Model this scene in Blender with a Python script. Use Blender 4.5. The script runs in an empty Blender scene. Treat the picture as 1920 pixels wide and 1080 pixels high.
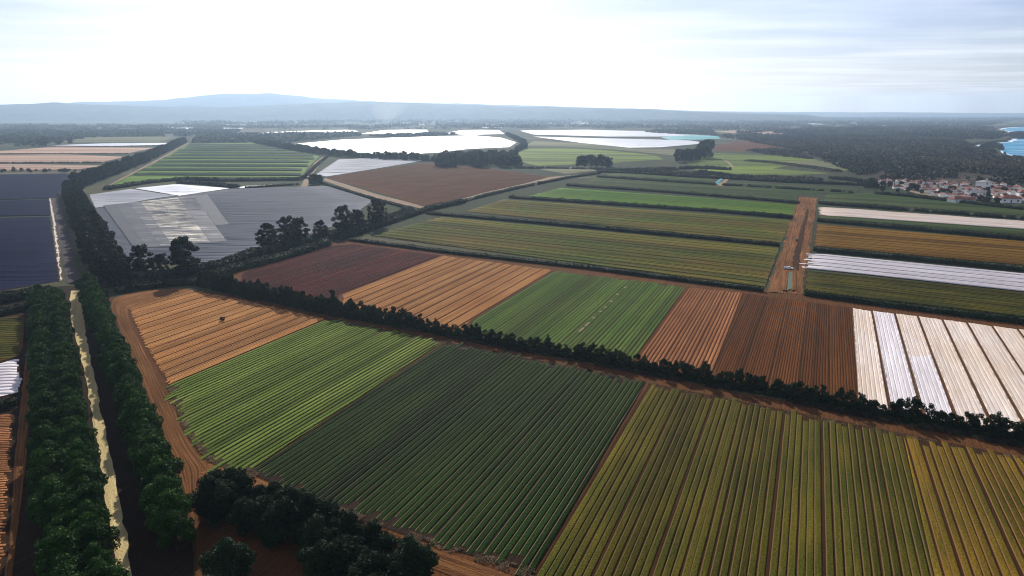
import bpy, bmesh, math, random
import numpy as np
from mathutils import Vector
from mathutils.geometry import tessellate_polygon

random.seed(7)
RNG = np.random.default_rng(7)
C = bpy.context.scene.collection
SC = bpy.context.scene
R = math.radians

# ------------------------------------------------------------------ camera
FPX = 1350.0                      # focal length in pixels of the 1920 wide photograph
PITCH = math.atan((540 - 212) / FPX)
CAM_H = 90.0
cam = bpy.data.cameras.new('camera')
cam.sensor_width = 36.0
cam.lens = 36.0 * FPX / 1920.0
cam.clip_start = 1.0
cam.clip_end = 80000.0
camo = bpy.data.objects.new('camera', cam)
camo.location = (0, 0, CAM_H)
camo.rotation_euler = (math.pi / 2 - PITCH, 0, 0)
C.objects.link(camo)
SC.camera = camo

# ------------------------------------------------------------------ sky, sun, exposure
SEA_Z = -8.0
SUN_EL, SUN_AZ = R(28), R(-9)     # azimuth clockwise from +Y
SKY = 0.068
W = bpy.data.worlds.new('World')
SC.world = W
W.use_nodes = True
wn, wl = W.node_tree.nodes, W.node_tree.links
wn.clear()
out = wn.new('ShaderNodeOutputWorld')
bg = wn.new('ShaderNodeBackground')
bg.inputs['Strength'].default_value = SKY
sky = wn.new('ShaderNodeTexSky')
sky.sky_type = 'NISHITA'
sky.sun_disc = False
sky.sun_elevation = SUN_EL
sky.sun_rotation = SUN_AZ
sky.air_density = 1.1
sky.dust_density = 0.6
sky.ozone_density = 3.0
tc = wn.new('ShaderNodeTexCoord')
# thin cloud streaks: direction projected on a cloud layer (x/z, y/z)
sep = wn.new('ShaderNodeSeparateXYZ')
wl.new(tc.outputs['Generated'], sep.inputs[0])
mz = wn.new('ShaderNodeMath'); mz.operation = 'MAXIMUM'; mz.inputs[1].default_value = 0.02
wl.new(sep.outputs['Z'], mz.inputs[0])
dx = wn.new('ShaderNodeMath'); dx.operation = 'DIVIDE'
dy = wn.new('ShaderNodeMath'); dy.operation = 'DIVIDE'
wl.new(sep.outputs['X'], dx.inputs[0]); wl.new(mz.outputs[0], dx.inputs[1])
wl.new(sep.outputs['Y'], dy.inputs[0]); wl.new(mz.outputs[0], dy.inputs[1])
cmb = wn.new('ShaderNodeCombineXYZ')
wl.new(dx.outputs[0], cmb.inputs['X']); wl.new(dy.outputs[0], cmb.inputs['Y'])
mp = wn.new('ShaderNodeMapping')
mp.inputs['Scale'].default_value = (0.26, 0.42, 1.0)
mp.inputs['Rotation'].default_value = (0, 0, R(12))
wl.new(cmb.outputs[0], mp.inputs['Vector'])
cn = wn.new('ShaderNodeTexNoise')
cn.inputs['Scale'].default_value = 1.0
cn.inputs['Detail'].default_value = 4.5
cn.inputs['Roughness'].default_value = 0.5
wl.new(mp.outputs[0], cn.inputs['Vector'])
cr = wn.new('ShaderNodeMapRange')
cr.inputs['From Min'].default_value = 0.42
cr.inputs['From Max'].default_value = 0.70
wl.new(cn.outputs['Fac'], cr.inputs['Value'])
# cloud light: brighter towards the sun (thin cloud scatters forward)
sund = Vector((math.sin(SUN_AZ) * math.cos(SUN_EL), math.cos(SUN_AZ) * math.cos(SUN_EL), math.sin(SUN_EL)))
dot = wn.new('ShaderNodeVectorMath'); dot.operation = 'DOT_PRODUCT'
dot.inputs[1].default_value = sund
wl.new(tc.outputs['Generated'], dot.inputs[0])
cl = wn.new('ShaderNodeMapRange')
cl.inputs['From Min'].default_value = 0.3
cl.inputs['From Max'].default_value = 0.9
cl.inputs['To Min'].default_value = 12.5
cl.inputs['To Max'].default_value = 15.0
wl.new(dot.outputs['Value'], cl.inputs['Value'])
ccol = wn.new('ShaderNodeCombineColor')
for s in ('Red', 'Green', 'Blue'):
    wl.new(cl.outputs[0], ccol.inputs[s])
cm = wn.new('ShaderNodeMix'); cm.data_type = 'RGBA'
cf = wn.new('ShaderNodeMath'); cf.operation = 'MULTIPLY'; cf.inputs[1].default_value = 0.5
wl.new(cr.outputs[0], cf.inputs[0])
wl.new(cf.outputs[0], cm.inputs['Factor'])
tint = wn.new('ShaderNodeMix'); tint.data_type = 'RGBA'; tint.blend_type = 'MULTIPLY'
tint.inputs['Factor'].default_value = 1.0; tint.inputs['B'].default_value = (1.02, 0.95, 1.16, 1)
wl.new(sky.outputs[0], tint.inputs['A'])
wl.new(tint.outputs['Result'], cm.inputs['A']); wl.new(ccol.outputs[0], cm.inputs['B'])
wl.new(cm.outputs['Result'], bg.inputs['Color'])
wl.new(bg.outputs[0], out.inputs['Surface'])

sl = bpy.data.lights.new('sun', 'SUN')
sl.energy = 5.0
sl.angle = R(0.5)
sl.color = (1.0, 0.945, 0.86)
so = bpy.data.objects.new('sun', sl)
so.rotation_euler = (-sund).to_track_quat('-Z', 'Y').to_euler()
so.location = (0, 0, 300)
C.objects.link(so)

SC.view_settings.view_transform = 'Standard'
SC.view_settings.look = 'None'
SC.view_settings.exposure = 0.38
SC.view_settings.gamma = 1.0
SC.cycles.max_bounces = 4
SC.cycles.diffuse_bounces = 2
SC.cycles.glossy_bounces = 2
SC.cycles.transmission_bounces = 2
SC.cycles.volume_bounces = 0
SC.cycles.use_denoising = True
SC.cycles.pixel_filter_type = 'BLACKMAN_HARRIS'
SC.cycles.filter_width = 1.1


# ------------------------------------------------------------------ helpers
def G(x, y, z=0.0):
    """photo pixel (1920 x 1080) -> point on the level z in metres"""
    a = (x - 960) / FPX
    t = (540 - y) / FPX
    d = (a, math.cos(PITCH) + t * math.sin(PITCH), -math.sin(PITCH) + t * math.cos(PITCH))
    k = (z - CAM_H) / d[2]
    return (d[0] * k, d[1] * k)


def GP(pts, z=0.0):
    return [G(x, y, z) for x, y in pts]


def tag(o, label, cat, group=None, kind=None):
    if label: o['label'] = label
    if cat: o['category'] = cat
    if group: o['group'] = group
    if kind: o['kind'] = kind
    return o


def empty(name, loc):
    o = bpy.data.objects.new(name, None)
    o.empty_display_size = 0.5
    o.location = loc
    C.objects.link(o)
    return o


def link(name, me, parent=None, loc=None, rz=0.0, sc=None):
    o = bpy.data.objects.new(name, me)
    C.objects.link(o)
    if parent is not None: o.parent = parent
    if loc is not None: o.location = loc
    if rz: o.rotation_euler = (0, 0, rz)
    if sc is not None: o.scale = sc
    return o


def mesh_np(name, v, f, mats, uv=None, attrs=None, midx=None, smooth=False):
    """v (n,3) array, f (m,k) array of equal sized faces"""
    v = np.ascontiguousarray(v, dtype=np.float32)
    f = np.ascontiguousarray(f, dtype=np.int32)
    me = bpy.data.meshes.new(name)
    m, k = f.shape
    me.vertices.add(len(v)); me.vertices.foreach_set('co', v.ravel())
    me.loops.add(m * k); me.loops.foreach_set('vertex_index', f.ravel())
    me.polygons.add(m)
    me.polygons.foreach_set('loop_start', np.arange(0, m * k, k, dtype=np.int32))
    me.polygons.foreach_set('loop_total', np.full(m, k, dtype=np.int32))
    if midx is not None: me.polygons.foreach_set('material_index', np.asarray(midx, dtype=np.int32))
    if smooth: me.polygons.foreach_set('use_smooth', np.ones(m, dtype=bool))
    for mt in (mats if isinstance(mats, (list, tuple)) else [mats]): me.materials.append(mt)
    if uv is not None:
        l = me.uv_layers.new(name='UVMap')
        l.data.foreach_set('uv', np.asarray(uv, dtype=np.float32)[f.ravel()].ravel())
    for an, av in (attrs or {}).items():
        a = me.attributes.new(an, 'FLOAT', 'POINT')
        a.data.foreach_set('value', np.asarray(av, dtype=np.float32))
    me.update(calc_edges=True)
    return me


def grid_faces(nu, nv, off=0):
    i = np.arange(nu - 1)[:, None] * nv + np.arange(nv - 1)[None, :]
    i = i.ravel() + off
    return np.stack([i, i + 1, i + nv + 1, i + nv], axis=1)


def vnoise(x, y, seed=0, octaves=3):
    """smooth value noise on arrays, range about -1..1"""
    x = np.asarray(x, float); y = np.asarray(y, float)
    tot = np.zeros(np.broadcast(x, y).shape); amp = 1.0; nrm = 0
    for o in range(octaves):
        xi = np.floor(x).astype(np.int64); yi = np.floor(y).astype(np.int64)
        fx = x - xi; fy = y - yi
        fx = fx * fx * (3 - 2 * fx); fy = fy * fy * (3 - 2 * fy)
        def h(a, b):
            n = (a * 374761393 + b * 668265263 + (seed + o * 17) * 1274126177) & 0x7fffffff
            n = ((n ^ (n >> 13)) * 1274126177) & 0x7fffffff
            return ((n ^ (n >> 16)) & 0xffff) / 32767.5 - 1
        v = (h(xi, yi) * (1 - fx) + h(xi + 1, yi) * fx) * (1 - fy) + (h(xi, yi + 1) * (1 - fx) + h(xi + 1, yi + 1) * fx) * fy
        tot = tot + v * amp; nrm += amp
        amp *= 0.5; x = x * 2.03; y = y * 2.03
    return tot / nrm


# ------------------------------------------------------------------ materials
def col(c): return (c[0], c[1], c[2], 1.0)


class NT:
    def __init__(self, name, rough=0.9, spec=0.2):
        self.m = bpy.data.materials.new(name)
        self.m.use_nodes = True
        self.n = self.m.node_tree.nodes; self.l = self.m.node_tree.links
        self.b = self.n['Principled BSDF']
        self.b.inputs['Roughness'].default_value = rough
        self.b.inputs['Specular IOR Level'].default_value = spec
        self.tc = self.n.new('ShaderNodeTexCoord')
        self.cache = {}

    def coord(self, kind='Object', scale=(1, 1, 1), rot=0.0):
        mpn = self.n.new('ShaderNodeMapping')
        mpn.inputs['Scale'].default_value = scale
        mpn.inputs['Rotation'].default_value = (0, 0, rot)
        self.l.new(self.tc.outputs[kind], mpn.inputs['Vector'])
        return mpn.outputs[0]

    def pos(self, scale=(1, 1, 1)):
        g = self.n.new('ShaderNodeNewGeometry')
        mpn = self.n.new('ShaderNodeMapping')
        mpn.inputs['Scale'].default_value = scale
        self.l.new(g.outputs['Position'], mpn.inputs['Vector'])
        return mpn.outputs[0]

    def noise(self, vec, scale, detail=3.0, rough=0.55, lo=0.35, hi=0.65):
        t = self.n.new('ShaderNodeTexNoise')
        t.inputs['Scale'].default_value = scale
        t.inputs['Detail'].default_value = detail
        t.inputs['Roughness'].default_value = rough
        self.l.new(vec, t.inputs['Vector'])
        r = self.n.new('ShaderNodeMapRange')
        r.inputs['From Min'].default_value = lo; r.inputs['From Max'].default_value = hi
        self.l.new(t.outputs['Fac'], r.inputs['Value'])
        return r.outputs[0]

    def attr(self, name, lo=0.0, hi=1.0, tlo=0.0, thi=1.0):
        a = self.n.new('ShaderNodeAttribute'); a.attribute_name = name
        r = self.n.new('ShaderNodeMapRange')
        r.inputs['From Min'].default_value = lo; r.inputs['From Max'].default_value = hi
        r.inputs['To Min'].default_value = tlo; r.inputs['To Max'].default_value = thi
        self.l.new(a.outputs['Fac'], r.inputs['Value'])
        return r.outputs[0]

    def objrand(self):
        return self.n.new('ShaderNodeObjectInfo').outputs['Random']

    def mix(self, f, a, b, mode='MIX'):
        m = self.n.new('ShaderNodeMix'); m.data_type = 'RGBA'; m.blend_type = mode
        for s, v in (('Factor', f), ('A', a), ('B', b)):
            if hasattr(v, 'is_output') or isinstance(v, bpy.types.NodeSocket): self.l.new(v, m.inputs[s])
            elif s == 'Factor': m.inputs[s].default_value = v
            else: m.inputs[s].default_value = col(v)
        return m.outputs['Result']

    def gray(self, f, lo, hi):
        r = self.n.new('ShaderNodeMapRange')
        r.inputs['To Min'].default_value = lo; r.inputs['To Max'].default_value = hi
        self.l.new(f, r.inputs['Value'])
        c = self.n.new('ShaderNodeCombineColor')
        for s in ('Red', 'Green', 'Blue'): self.l.new(r.outputs[0], c.inputs[s])
        return c.outputs[0]

    def math(self, op, a, b):
        m = self.n.new('ShaderNodeMath'); m.operation = op
        for i, v in enumerate((a, b)):
            if isinstance(v, bpy.types.NodeSocket): self.l.new(v, m.inputs[i])
            else: m.inputs[i].default_value = v
        return m.outputs[0]

    def bump(self, h, dist=0.1, strength=0.6):
        b = self.n.new('ShaderNodeBump')
        b.inputs['Distance'].default_value = dist
        b.inputs['Strength'].default_value = strength
        self.l.new(h, b.inputs['Height'])
        self.l.new(b.outputs[0], self.b.inputs['Normal'])

    def done(self, c):
        if isinstance(c, bpy.types.NodeSocket): self.l.new(c, self.b.inputs['Base Color'])
        else: self.b.inputs['Base Color'].default_value = col(c)
        return self.m


def crop_mat(name, a, b, soil, plant=2.2, patch=0.03, speck=(0.55, 1.35), tone=(0.62, 1.38), gaps=0.18, bump=0.25, rough=0.85):
    t = NT(name, rough, 0.02)
    big = t.noise(t.coord('UV', (patch * 0.6, patch * 1.6, 1)), 1.0, 4.0)
    streak = t.noise(t.coord('UV', (0.06, 2.2, 1)), 1.0, 2.0)
    fine = t.noise(t.coord('UV', (1, 1, 1)), plant, 3.0, 0.7, 0.3, 0.7)
    c = t.mix(big, a, b)
    c = t.mix(1.0, c, t.gray(t.attr('tone'), tone[0], tone[1]), 'MULTIPLY')
    c = t.mix(1.0, c, t.gray(fine, speck[0], speck[1]), 'MULTIPLY')
    c = t.mix(1.0, c, t.gray(streak, 0.86, 1.14), 'MULTIPLY')
    bare = t.noise(t.coord('UV', (0.25, 0.8, 1)), 1.0, 4.0, 0.7, 0.62 - gaps * 0.3, 0.74)
    c = t.mix(t.math('MAXIMUM', t.math('MULTIPLY', bare, gaps * 2.2), t.attr('edge', 0.55, 1.0)), c, soil)
    t.bump(fine, bump, 0.7)
    return t.done(c)


def soil_mat(name, a, b, streak=1.2, bump=0.12, fine_scale=1.5):
    t = NT(name, 0.95, 0.02)
    big = t.noise(t.coord('UV', (0.02, 0.04, 1)), 1.0, 4.0)
    st = t.noise(t.coord('UV', (0.03, streak, 1)), 1.0, 3.0, 0.6)
    fine = t.noise(t.coord('UV', (1, 1, 1)), fine_scale, 4.0, 0.7, 0.3, 0.7)
    c = t.mix(t.math('MULTIPLY', big, 0.6), a, b)
    c = t.mix(t.math('MULTIPLY', st, 0.7), c, b)
    c = t.mix(1.0, c, t.gray(fine, 0.7, 1.25), 'MULTIPLY')
    t.bump(t.math('ADD', fine, t.math('MULTIPLY', st, 1.5)), bump, 0.7)
    return t.done(c)


def plastic_mat(name, a, b, rough=0.35, spec=0.5, patch=0.05, streak=1.5, dirt=(0.4, 0.25, 0.13), dirtf=0.3):
    t = NT(name, rough, spec)
    big = t.noise(t.coord('UV', (patch * 0.5, patch, 1)), 1.0, 4.0, 0.6)
    st = t.noise(t.coord('UV', (0.05, streak, 1)), 1.0, 3.0, 0.6)
    fine = t.noise(t.coord('UV', (0.6, 1.6, 1)), 1.0, 4.0, 0.7, 0.3, 0.7)
    c = t.mix(big, a, b)
    c = t.mix(1.0, c, t.gray(st, 0.8, 1.12), 'MULTIPLY')
    c = t.mix(1.0, c, t.gray(t.attr('tone'), 0.85, 1.12), 'MULTIPLY')
    c = t.mix(t.math('MULTIPLY', fine, dirtf), c, dirt)
    c = t.mix(t.attr('edge', 0.6, 1.0, 0.0, 0.6), c, dirt)
    t.bump(fine, 0.06, 0.5)
    return t.done(c)


def leaf_mat(name, dark, light, trans=0.12, rough=0.7, spec=0.06):
    t = NT(name, rough, spec)
    c = t.mix(t.attr('tone'), dark, light)
    clump = t.noise(t.coord('Object'), 0.35, 3.0)
    c = t.mix(1.0, c, t.gray(clump, 0.65, 1.35), 'MULTIPLY')
    c = t.mix(1.0, c, t.gray(t.objrand(), 0.75, 1.3), 'MULTIPLY')
    t.done(c)
    tr = t.n.new('ShaderNodeBsdfTranslucent')
    t.l.new(c, tr.inputs['Color'])
    mx = t.n.new('ShaderNodeMixShader'); mx.inputs[0].default_value = trans
    t.l.new(t.b.outputs[0], mx.inputs[1]); t.l.new(tr.outputs[0], mx.inputs[2])
    o = [n for n in t.n if n.type == 'OUTPUT_MATERIAL'][0]
    t.l.new(mx.outputs[0], o.inputs['Surface'])
    return t.m


def plain_mat(name, a, b=None, scale=0.5, rough=0.7, spec=0.3):
    t = NT(name, rough, spec)
    if b is None: b = tuple(x * 0.75 for x in a)
    return t.done(t.mix(t.noise(t.coord('Object'), scale, 4.0), a, b))


M = {}
# soils
M['soil_red'] = soil_mat('soil_red', (0.13, 0.055, 0.020), (0.07, 0.03, 0.012))
M['soil_dark'] = soil_mat('soil_dark', (0.06, 0.027, 0.010), (0.03, 0.014, 0.006))
M['soil_tan'] = soil_mat('soil_tan', (0.12, 0.042, 0.014), (0.06, 0.022, 0.008))
M['soil_maroon'] = soil_mat('soil_maroon', (0.14, 0.060, 0.045), (0.06, 0.022, 0.018))
M['soil_furrow'] = soil_mat('soil_furrow', (0.045, 0.028, 0.014), (0.03, 0.018, 0.01))
M['soil_lane'] = soil_mat('soil_lane', (0.62, 0.50, 0.24), (0.42, 0.32, 0.15), 0.5)
M['soil_track'] = soil_mat('soil_track', (0.30, 0.135, 0.050), (0.055, 0.022, 0.009), 1.1, 0.3)
M['straw'] = leaf_mat('straw', (0.16, 0.10, 0.05), (0.42, 0.32, 0.20), 0.05)
M['soil_line'] = soil_mat('soil_line', (0.07, 0.05, 0.022), (0.035, 0.026, 0.012))
M['soil_shade'] = soil_mat('soil_shade', (0.035, 0.022, 0.014), (0.02, 0.013, 0.009))  # carries tree-row shade in its colour; also plain dark furrow soil
M['soil_pale'] = soil_mat('soil_pale', (0.33, 0.245, 0.165), (0.20, 0.14, 0.09), 0.5)
M['soil_grey'] = soil_mat('soil_grey', (0.10, 0.085, 0.08), (0.06, 0.05, 0.05), 0.5)
M['ploughed'] = soil_mat('ploughed', (0.125, 0.052, 0.020), (0.075, 0.030, 0.012), 0.6, 0.3, 0.6)
# crops
S_R = (0.15, 0.065, 0.03)
M['crop_tan'] = crop_mat('crop_tan', (0.43, 0.205, 0.068), (0.33, 0.140, 0.042), (0.12, 0.042, 0.016), 1.6, gaps=0.1)
M['crop_bright'] = crop_mat('crop_bright', (0.155, 0.195, 0.035), (0.090, 0.135, 0.020), (0.05, 0.05, 0.014), 1.9, gaps=0.08)
M['crop_dark'] = crop_mat('crop_dark', (0.013, 0.030, 0.004), (0.006, 0.018, 0.003), (0.15, 0.115, 0.060), 1.9, gaps=0.10, speck=(0.45, 1.5))
M['crop_olive'] = crop_mat('crop_olive', (0.090, 0.074, 0.007), (0.042, 0.047, 0.005), (0.125, 0.082, 0.034), 1.9, patch=0.05, gaps=0.22, speck=(0.45, 1.5))
M['crop_gold'] = crop_mat('crop_gold', (0.165, 0.100, 0.010), (0.085, 0.066, 0.008), (0.17, 0.09, 0.032), 1.9, patch=0.05, gaps=0.25, speck=(0.45, 1.5))
M['crop_maroon'] = crop_mat('crop_maroon', (0.060, 0.006, 0.004), (0.030, 0.003, 0.002), (0.05, 0.012, 0.009), 1.8, gaps=0.04)
M['crop_mid'] = crop_mat('crop_mid', (0.050, 0.100, 0.014), (0.075, 0.115, 0.020), (0.10, 0.075, 0.025), 1.7, gaps=0.12)
M['crop_orange'] = crop_mat('crop_orange', (0.34, 0.145, 0.058), (0.24, 0.095, 0.036), (0.09, 0.032, 0.012), 1.6, gaps=0.1)
M['crop_bare'] = crop_mat('crop_bare', (0.12, 0.040, 0.008), (0.08, 0.027, 0.006), (0.045, 0.017, 0.005), 1.6, gaps=0.1)
M['crop_band'] = crop_mat('crop_band', (0.080, 0.105, 0.012), (0.155, 0.110, 0.018), (0.05, 0.035, 0.012), 1.0, patch=0.02, gaps=0.1)
M['crop_band_gold'] = crop_mat('crop_band_gold', (0.21, 0.105, 0.014), (0.15, 0.075, 0.010), (0.06, 0.03, 0.01), 1.0, patch=0.02, gaps=0.1)
M['crop_vivid'] = crop_mat('crop_vivid', (0.065, 0.145, 0.010), (0.095, 0.155, 0.018), (0.05, 0.08, 0.01), 0.8, patch=0.012, gaps=0.08)
M['crop_grey_green'] = crop_mat('crop_grey_green', (0.045, 0.075, 0.020), (0.065, 0.080, 0.026), (0.03, 0.035, 0.014), 0.8, patch=0.012, gaps=0.08)
M['crop_stripe'] = crop_mat('crop_stripe', (0.016, 0.045, 0.006), (0.012, 0.034, 0.006), (0.01, 0.02, 0.005), 0.5, patch=0.01, gaps=0.03)
M['crop_pasture'] = crop_mat('crop_pasture', (0.080, 0.175, 0.006), (0.11, 0.19, 0.015), (0.05, 0.08, 0.01), 0.6, patch=0.01, gaps=0.1)
M['crop_lime'] = crop_mat('crop_lime', (0.145, 0.205, 0.018), (0.085, 0.115, 0.026), (0.10, 0.10, 0.04), 0.5, patch=0.006, gaps=0.15)
M['grass_mound'] = crop_mat('grass_mound', (0.12, 0.14, 0.055), (0.17, 0.15, 0.08), (0.10, 0.10, 0.05), 0.4, patch=0.006, gaps=0.2)
M['crop_stubble'] = crop_mat('crop_stubble', (0.40, 0.27, 0.19), (0.34, 0.22, 0.15), (0.25, 0.15, 0.1), 0.5, patch=0.006, gaps=0.1)
# sheeting
M['white_film'] = plastic_mat('white_film', (0.72, 0.62, 0.55), (0.66, 0.52, 0.40), 0.6, 0.2, 0.05, 1.2, (0.45, 0.30, 0.19), 0.42)
M['white_film_clean'] = plastic_mat('white_film_clean', (0.74, 0.69, 0.70), (0.64, 0.58, 0.59), 0.6, 0.2, 0.05, 1.2, (0.48, 0.37, 0.30), 0.35)
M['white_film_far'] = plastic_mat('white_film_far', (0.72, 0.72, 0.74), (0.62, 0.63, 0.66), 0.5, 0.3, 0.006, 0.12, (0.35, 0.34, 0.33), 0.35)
M['navy_net'] = plastic_mat('navy_net', (0.002, 0.005, 0.028), (0.004, 0.008, 0.036), 0.9, 0.02, 0.02, 0.4, (0.006, 0.008, 0.02), 0.2)
M['grey_film'] = plastic_mat('grey_film', (0.036, 0.048, 0.080), (0.058, 0.070, 0.108), 0.8, 0.08, 0.01, 0.35, (0.03, 0.034, 0.045), 0.4)
M['pale_grey_film'] = plastic_mat('pale_grey_film', (0.26, 0.27, 0.31), (0.33, 0.34, 0.38), 0.8, 0.15, 0.01, 0.35, (0.16, 0.16, 0.17), 0.5)
M['cream_film'] = plastic_mat('cream_film', (0.72, 0.64, 0.50), (0.46, 0.40, 0.33), 0.5, 0.3, 0.03, 0.4, (0.16, 0.13, 0.12), 0.6)
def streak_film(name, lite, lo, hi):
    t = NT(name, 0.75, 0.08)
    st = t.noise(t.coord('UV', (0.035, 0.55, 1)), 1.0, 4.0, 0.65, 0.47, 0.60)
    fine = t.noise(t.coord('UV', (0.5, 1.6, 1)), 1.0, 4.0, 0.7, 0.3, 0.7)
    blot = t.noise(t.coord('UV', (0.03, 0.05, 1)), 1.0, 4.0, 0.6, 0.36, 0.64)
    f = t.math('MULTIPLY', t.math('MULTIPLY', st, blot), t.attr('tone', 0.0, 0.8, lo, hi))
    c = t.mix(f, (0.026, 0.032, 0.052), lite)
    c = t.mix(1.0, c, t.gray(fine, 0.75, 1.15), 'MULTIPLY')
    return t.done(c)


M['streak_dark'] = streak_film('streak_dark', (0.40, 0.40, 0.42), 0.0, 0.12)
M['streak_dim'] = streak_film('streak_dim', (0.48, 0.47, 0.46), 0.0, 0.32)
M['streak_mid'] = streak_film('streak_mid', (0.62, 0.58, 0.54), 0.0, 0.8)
M['glare_cream'] = streak_film('glare_cream', (0.85, 0.76, 0.60), 0.9, 1.9)  # sun glare on the grey film, painted as cream colour
M['teal_net'] = plastic_mat('teal_net', (0.10, 0.42, 0.40), (0.16, 0.5, 0.48), 0.5, 0.3, 0.006, 0.12, (0.1, 0.3, 0.28), 0.3)
# leaves
M['leaf_lane'] = leaf_mat('leaf_lane', (0.006, 0.024, 0.003), (0.030, 0.085, 0.008))
M['leaf_dark'] = leaf_mat('leaf_dark', (0.008, 0.015, 0.006), (0.017, 0.030, 0.011), 0.06)
M['leaf_clump'] = leaf_mat('leaf_clump', (0.007, 0.016, 0.006), (0.016, 0.035, 0.012), 0.06)
M['leaf_wind'] = leaf_mat('leaf_wind', (0.009, 0.018, 0.005), (0.024, 0.040, 0.011), 0.08)
M['leaf_hedge'] = leaf_mat('leaf_hedge', (0.007, 0.014, 0.004), (0.018, 0.032, 0.008), 0.08)
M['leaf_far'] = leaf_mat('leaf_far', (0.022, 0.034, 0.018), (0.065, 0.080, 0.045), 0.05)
M['leaf_scrub'] = leaf_mat('leaf_scrub', (0.008, 0.012, 0.007), (0.085, 0.068, 0.042), 0.03)
M['leaf_dry'] = leaf_mat('leaf_dry', (0.035, 0.016, 0.012), (0.06, 0.03, 0.022), 0.03)
M['bark'] = plain_mat('bark', (0.07, 0.05, 0.035), (0.03, 0.022, 0.018), 3.0, 0.9, 0.1)
M['stem'] = plain_mat('stem', (0.05, 0.035, 0.02), None, 3.0, 0.9, 0.1)
# built things
M['render_white'] = plain_mat('render_white', (0.88, 0.86, 0.82), (0.80, 0.77, 0.72), 0.3, 0.8, 0.2)
M['roof_tile'] = plain_mat('roof_tile', (0.27, 0.10, 0.065), (0.15, 0.055, 0.04), 0.5, 0.85, 0.1)
M['roof_grey'] = plain_mat('roof_grey', (0.34, 0.32, 0.31), (0.25, 0.23, 0.23), 0.8, 0.85, 0.15)
M['pane'] = plain_mat('pane', (0.03, 0.035, 0.045), None, 0.5, 0.15, 0.5)
M['door_wood'] = plain_mat('door_wood', (0.12, 0.06, 0.03), None, 1.0, 0.6, 0.3)
M['paint_white'] = plain_mat('paint_white', (0.82, 0.82, 0.82), (0.72, 0.72, 0.70), 0.6, 0.3, 0.5)
M['rubber'] = plain_mat('rubber', (0.02, 0.02, 0.02), None, 1.0, 0.9, 0.2)
M['metal_dark'] = plain_mat('metal_dark', (0.06, 0.06, 0.065), None, 1.0, 0.5, 0.5)
M['rust'] = plain_mat('rust', (0.05, 0.028, 0.022), (0.025, 0.015, 0.014), 1.5, 0.9, 0.2)


# ------------------------------------------------------------------ ground, sea, hills
def ground_material():
    t = NT('ground_cover', 0.95, 0.02)
    big = t.noise(t.pos((0.0016, 0.0007, 1)), 1.0, 5.0, 0.6, 0.42, 0.58)
    mid = t.noise(t.pos((0.006, 0.004, 1)), 1.0, 5.0, 0.65)
    fine = t.noise(t.pos((1, 1, 1)), 0.6, 5.0, 0.7, 0.3, 0.7)
    dry = t.noise(t.pos((0.0009, 0.0035, 1)), 1.0, 3.0, 0.6, 0.56, 0.68)
    c = t.mix(big, (0.035, 0.045, 0.022), (0.085, 0.085, 0.045))
    c = t.mix(t.math('MULTIPLY', mid, 0.6), c, (0.045, 0.05, 0.026))
    c = t.mix(t.math('MULTIPLY', dry, 0.6), c, (0.2, 0.155, 0.10))
    c = t.mix(1.0, c, t.gray(fine, 0.6, 1.3), 'MULTIPLY')
    t.bump(fine, 0.4, 0.6)
    return t.done(c)


M['ground'] = ground_material()
COAST_PX = [(2080, 320), (1985, 306), (1935, 299.5), (1911, 294), (1896, 291.5), (1882, 288), (1874, 284), (1869, 278), (1859, 275), (1849, 277.5),
            (1838, 274.5), (1820, 269), (1836, 266), (1862, 263.5), (1884, 261.5), (1895, 257.5), (1893, 250), (1886, 245.5),
            (1874, 242.5), (1868, 240), (1880, 237.5), (1905, 236), (1940, 235), (2100, 234), (2600, 232)]


def ragged(pts, step, amp, seed=0):
    res = []
    n = len(pts)
    for i in range(n - 1):
        a, b = np.array(pts[i]), np.array(pts[i + 1])
        L = np.hypot(*(b - a)); k = max(1, int(L / step))
        nn = np.array([-(b - a)[1], (b - a)[0]]) / max(L, 1e-6)
        for j in range(k):
            p = a + (b - a) * j / k
            q = p + nn * amp * float(vnoise(p[0] / step * 0.9, p[1] / step * 0.9, seed, 3)) * (1 if (i or j) else 0)
            res.append(tuple(q))
    res.append(tuple(pts[-1]))
    return res


coast = ragged(GP(COAST_PX), 40.0, 9.0, 5)
XR = 19500.0
GZ = -0.3


def build_ground():
    ring = [(XR, -600.0), (XR, coast[0][1] - 300)] + coast + [(XR, coast[-1][1] + 300), (XR, 19500.0), (-XR, 19500.0), (-XR, -600.0)]
    bm = bmesh.new()
    top = [bm.verts.new((x, y, GZ)) for x, y in ring]
    for tri in tessellate_polygon([[Vector((x, y, 0)) for x, y in ring]]):
        p = [ring[i] for i in tri]
        ar = (p[1][0] - p[0][0]) * (p[2][1] - p[0][1]) - (p[2][0] - p[0][0]) * (p[1][1] - p[0][1])
        if abs(ar) < 1e-6: continue
        bm.faces.new([top[i] for i in (tri if ar > 0 else tri[::-1])])
    # cliffs under the coast
    i0, i1 = 2, 2 + len(coast)
    lowv = []
    for i in range(i0, i1):
        x, y = ring[i]
        j = 1 + 0.4 * math.sin(i * 2.3)
        lowv.append(bm.verts.new((x + 4 * j, y + (2 if i > (i0 + i1) / 2 else -4) * j, SEA_Z - 3)))
    for i in range(len(lowv) - 1):
        bm.faces.new((top[i0 + i], lowv[i], lowv[i + 1], top[i0 + i + 1]))
    me = bpy.data.meshes.new('ground')
    bm.to_mesh(me); bm.free()
    me.materials.append(M['ground'])
    o = link('ground', me); o['kind'] = 'structure'


build_ground()


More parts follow.
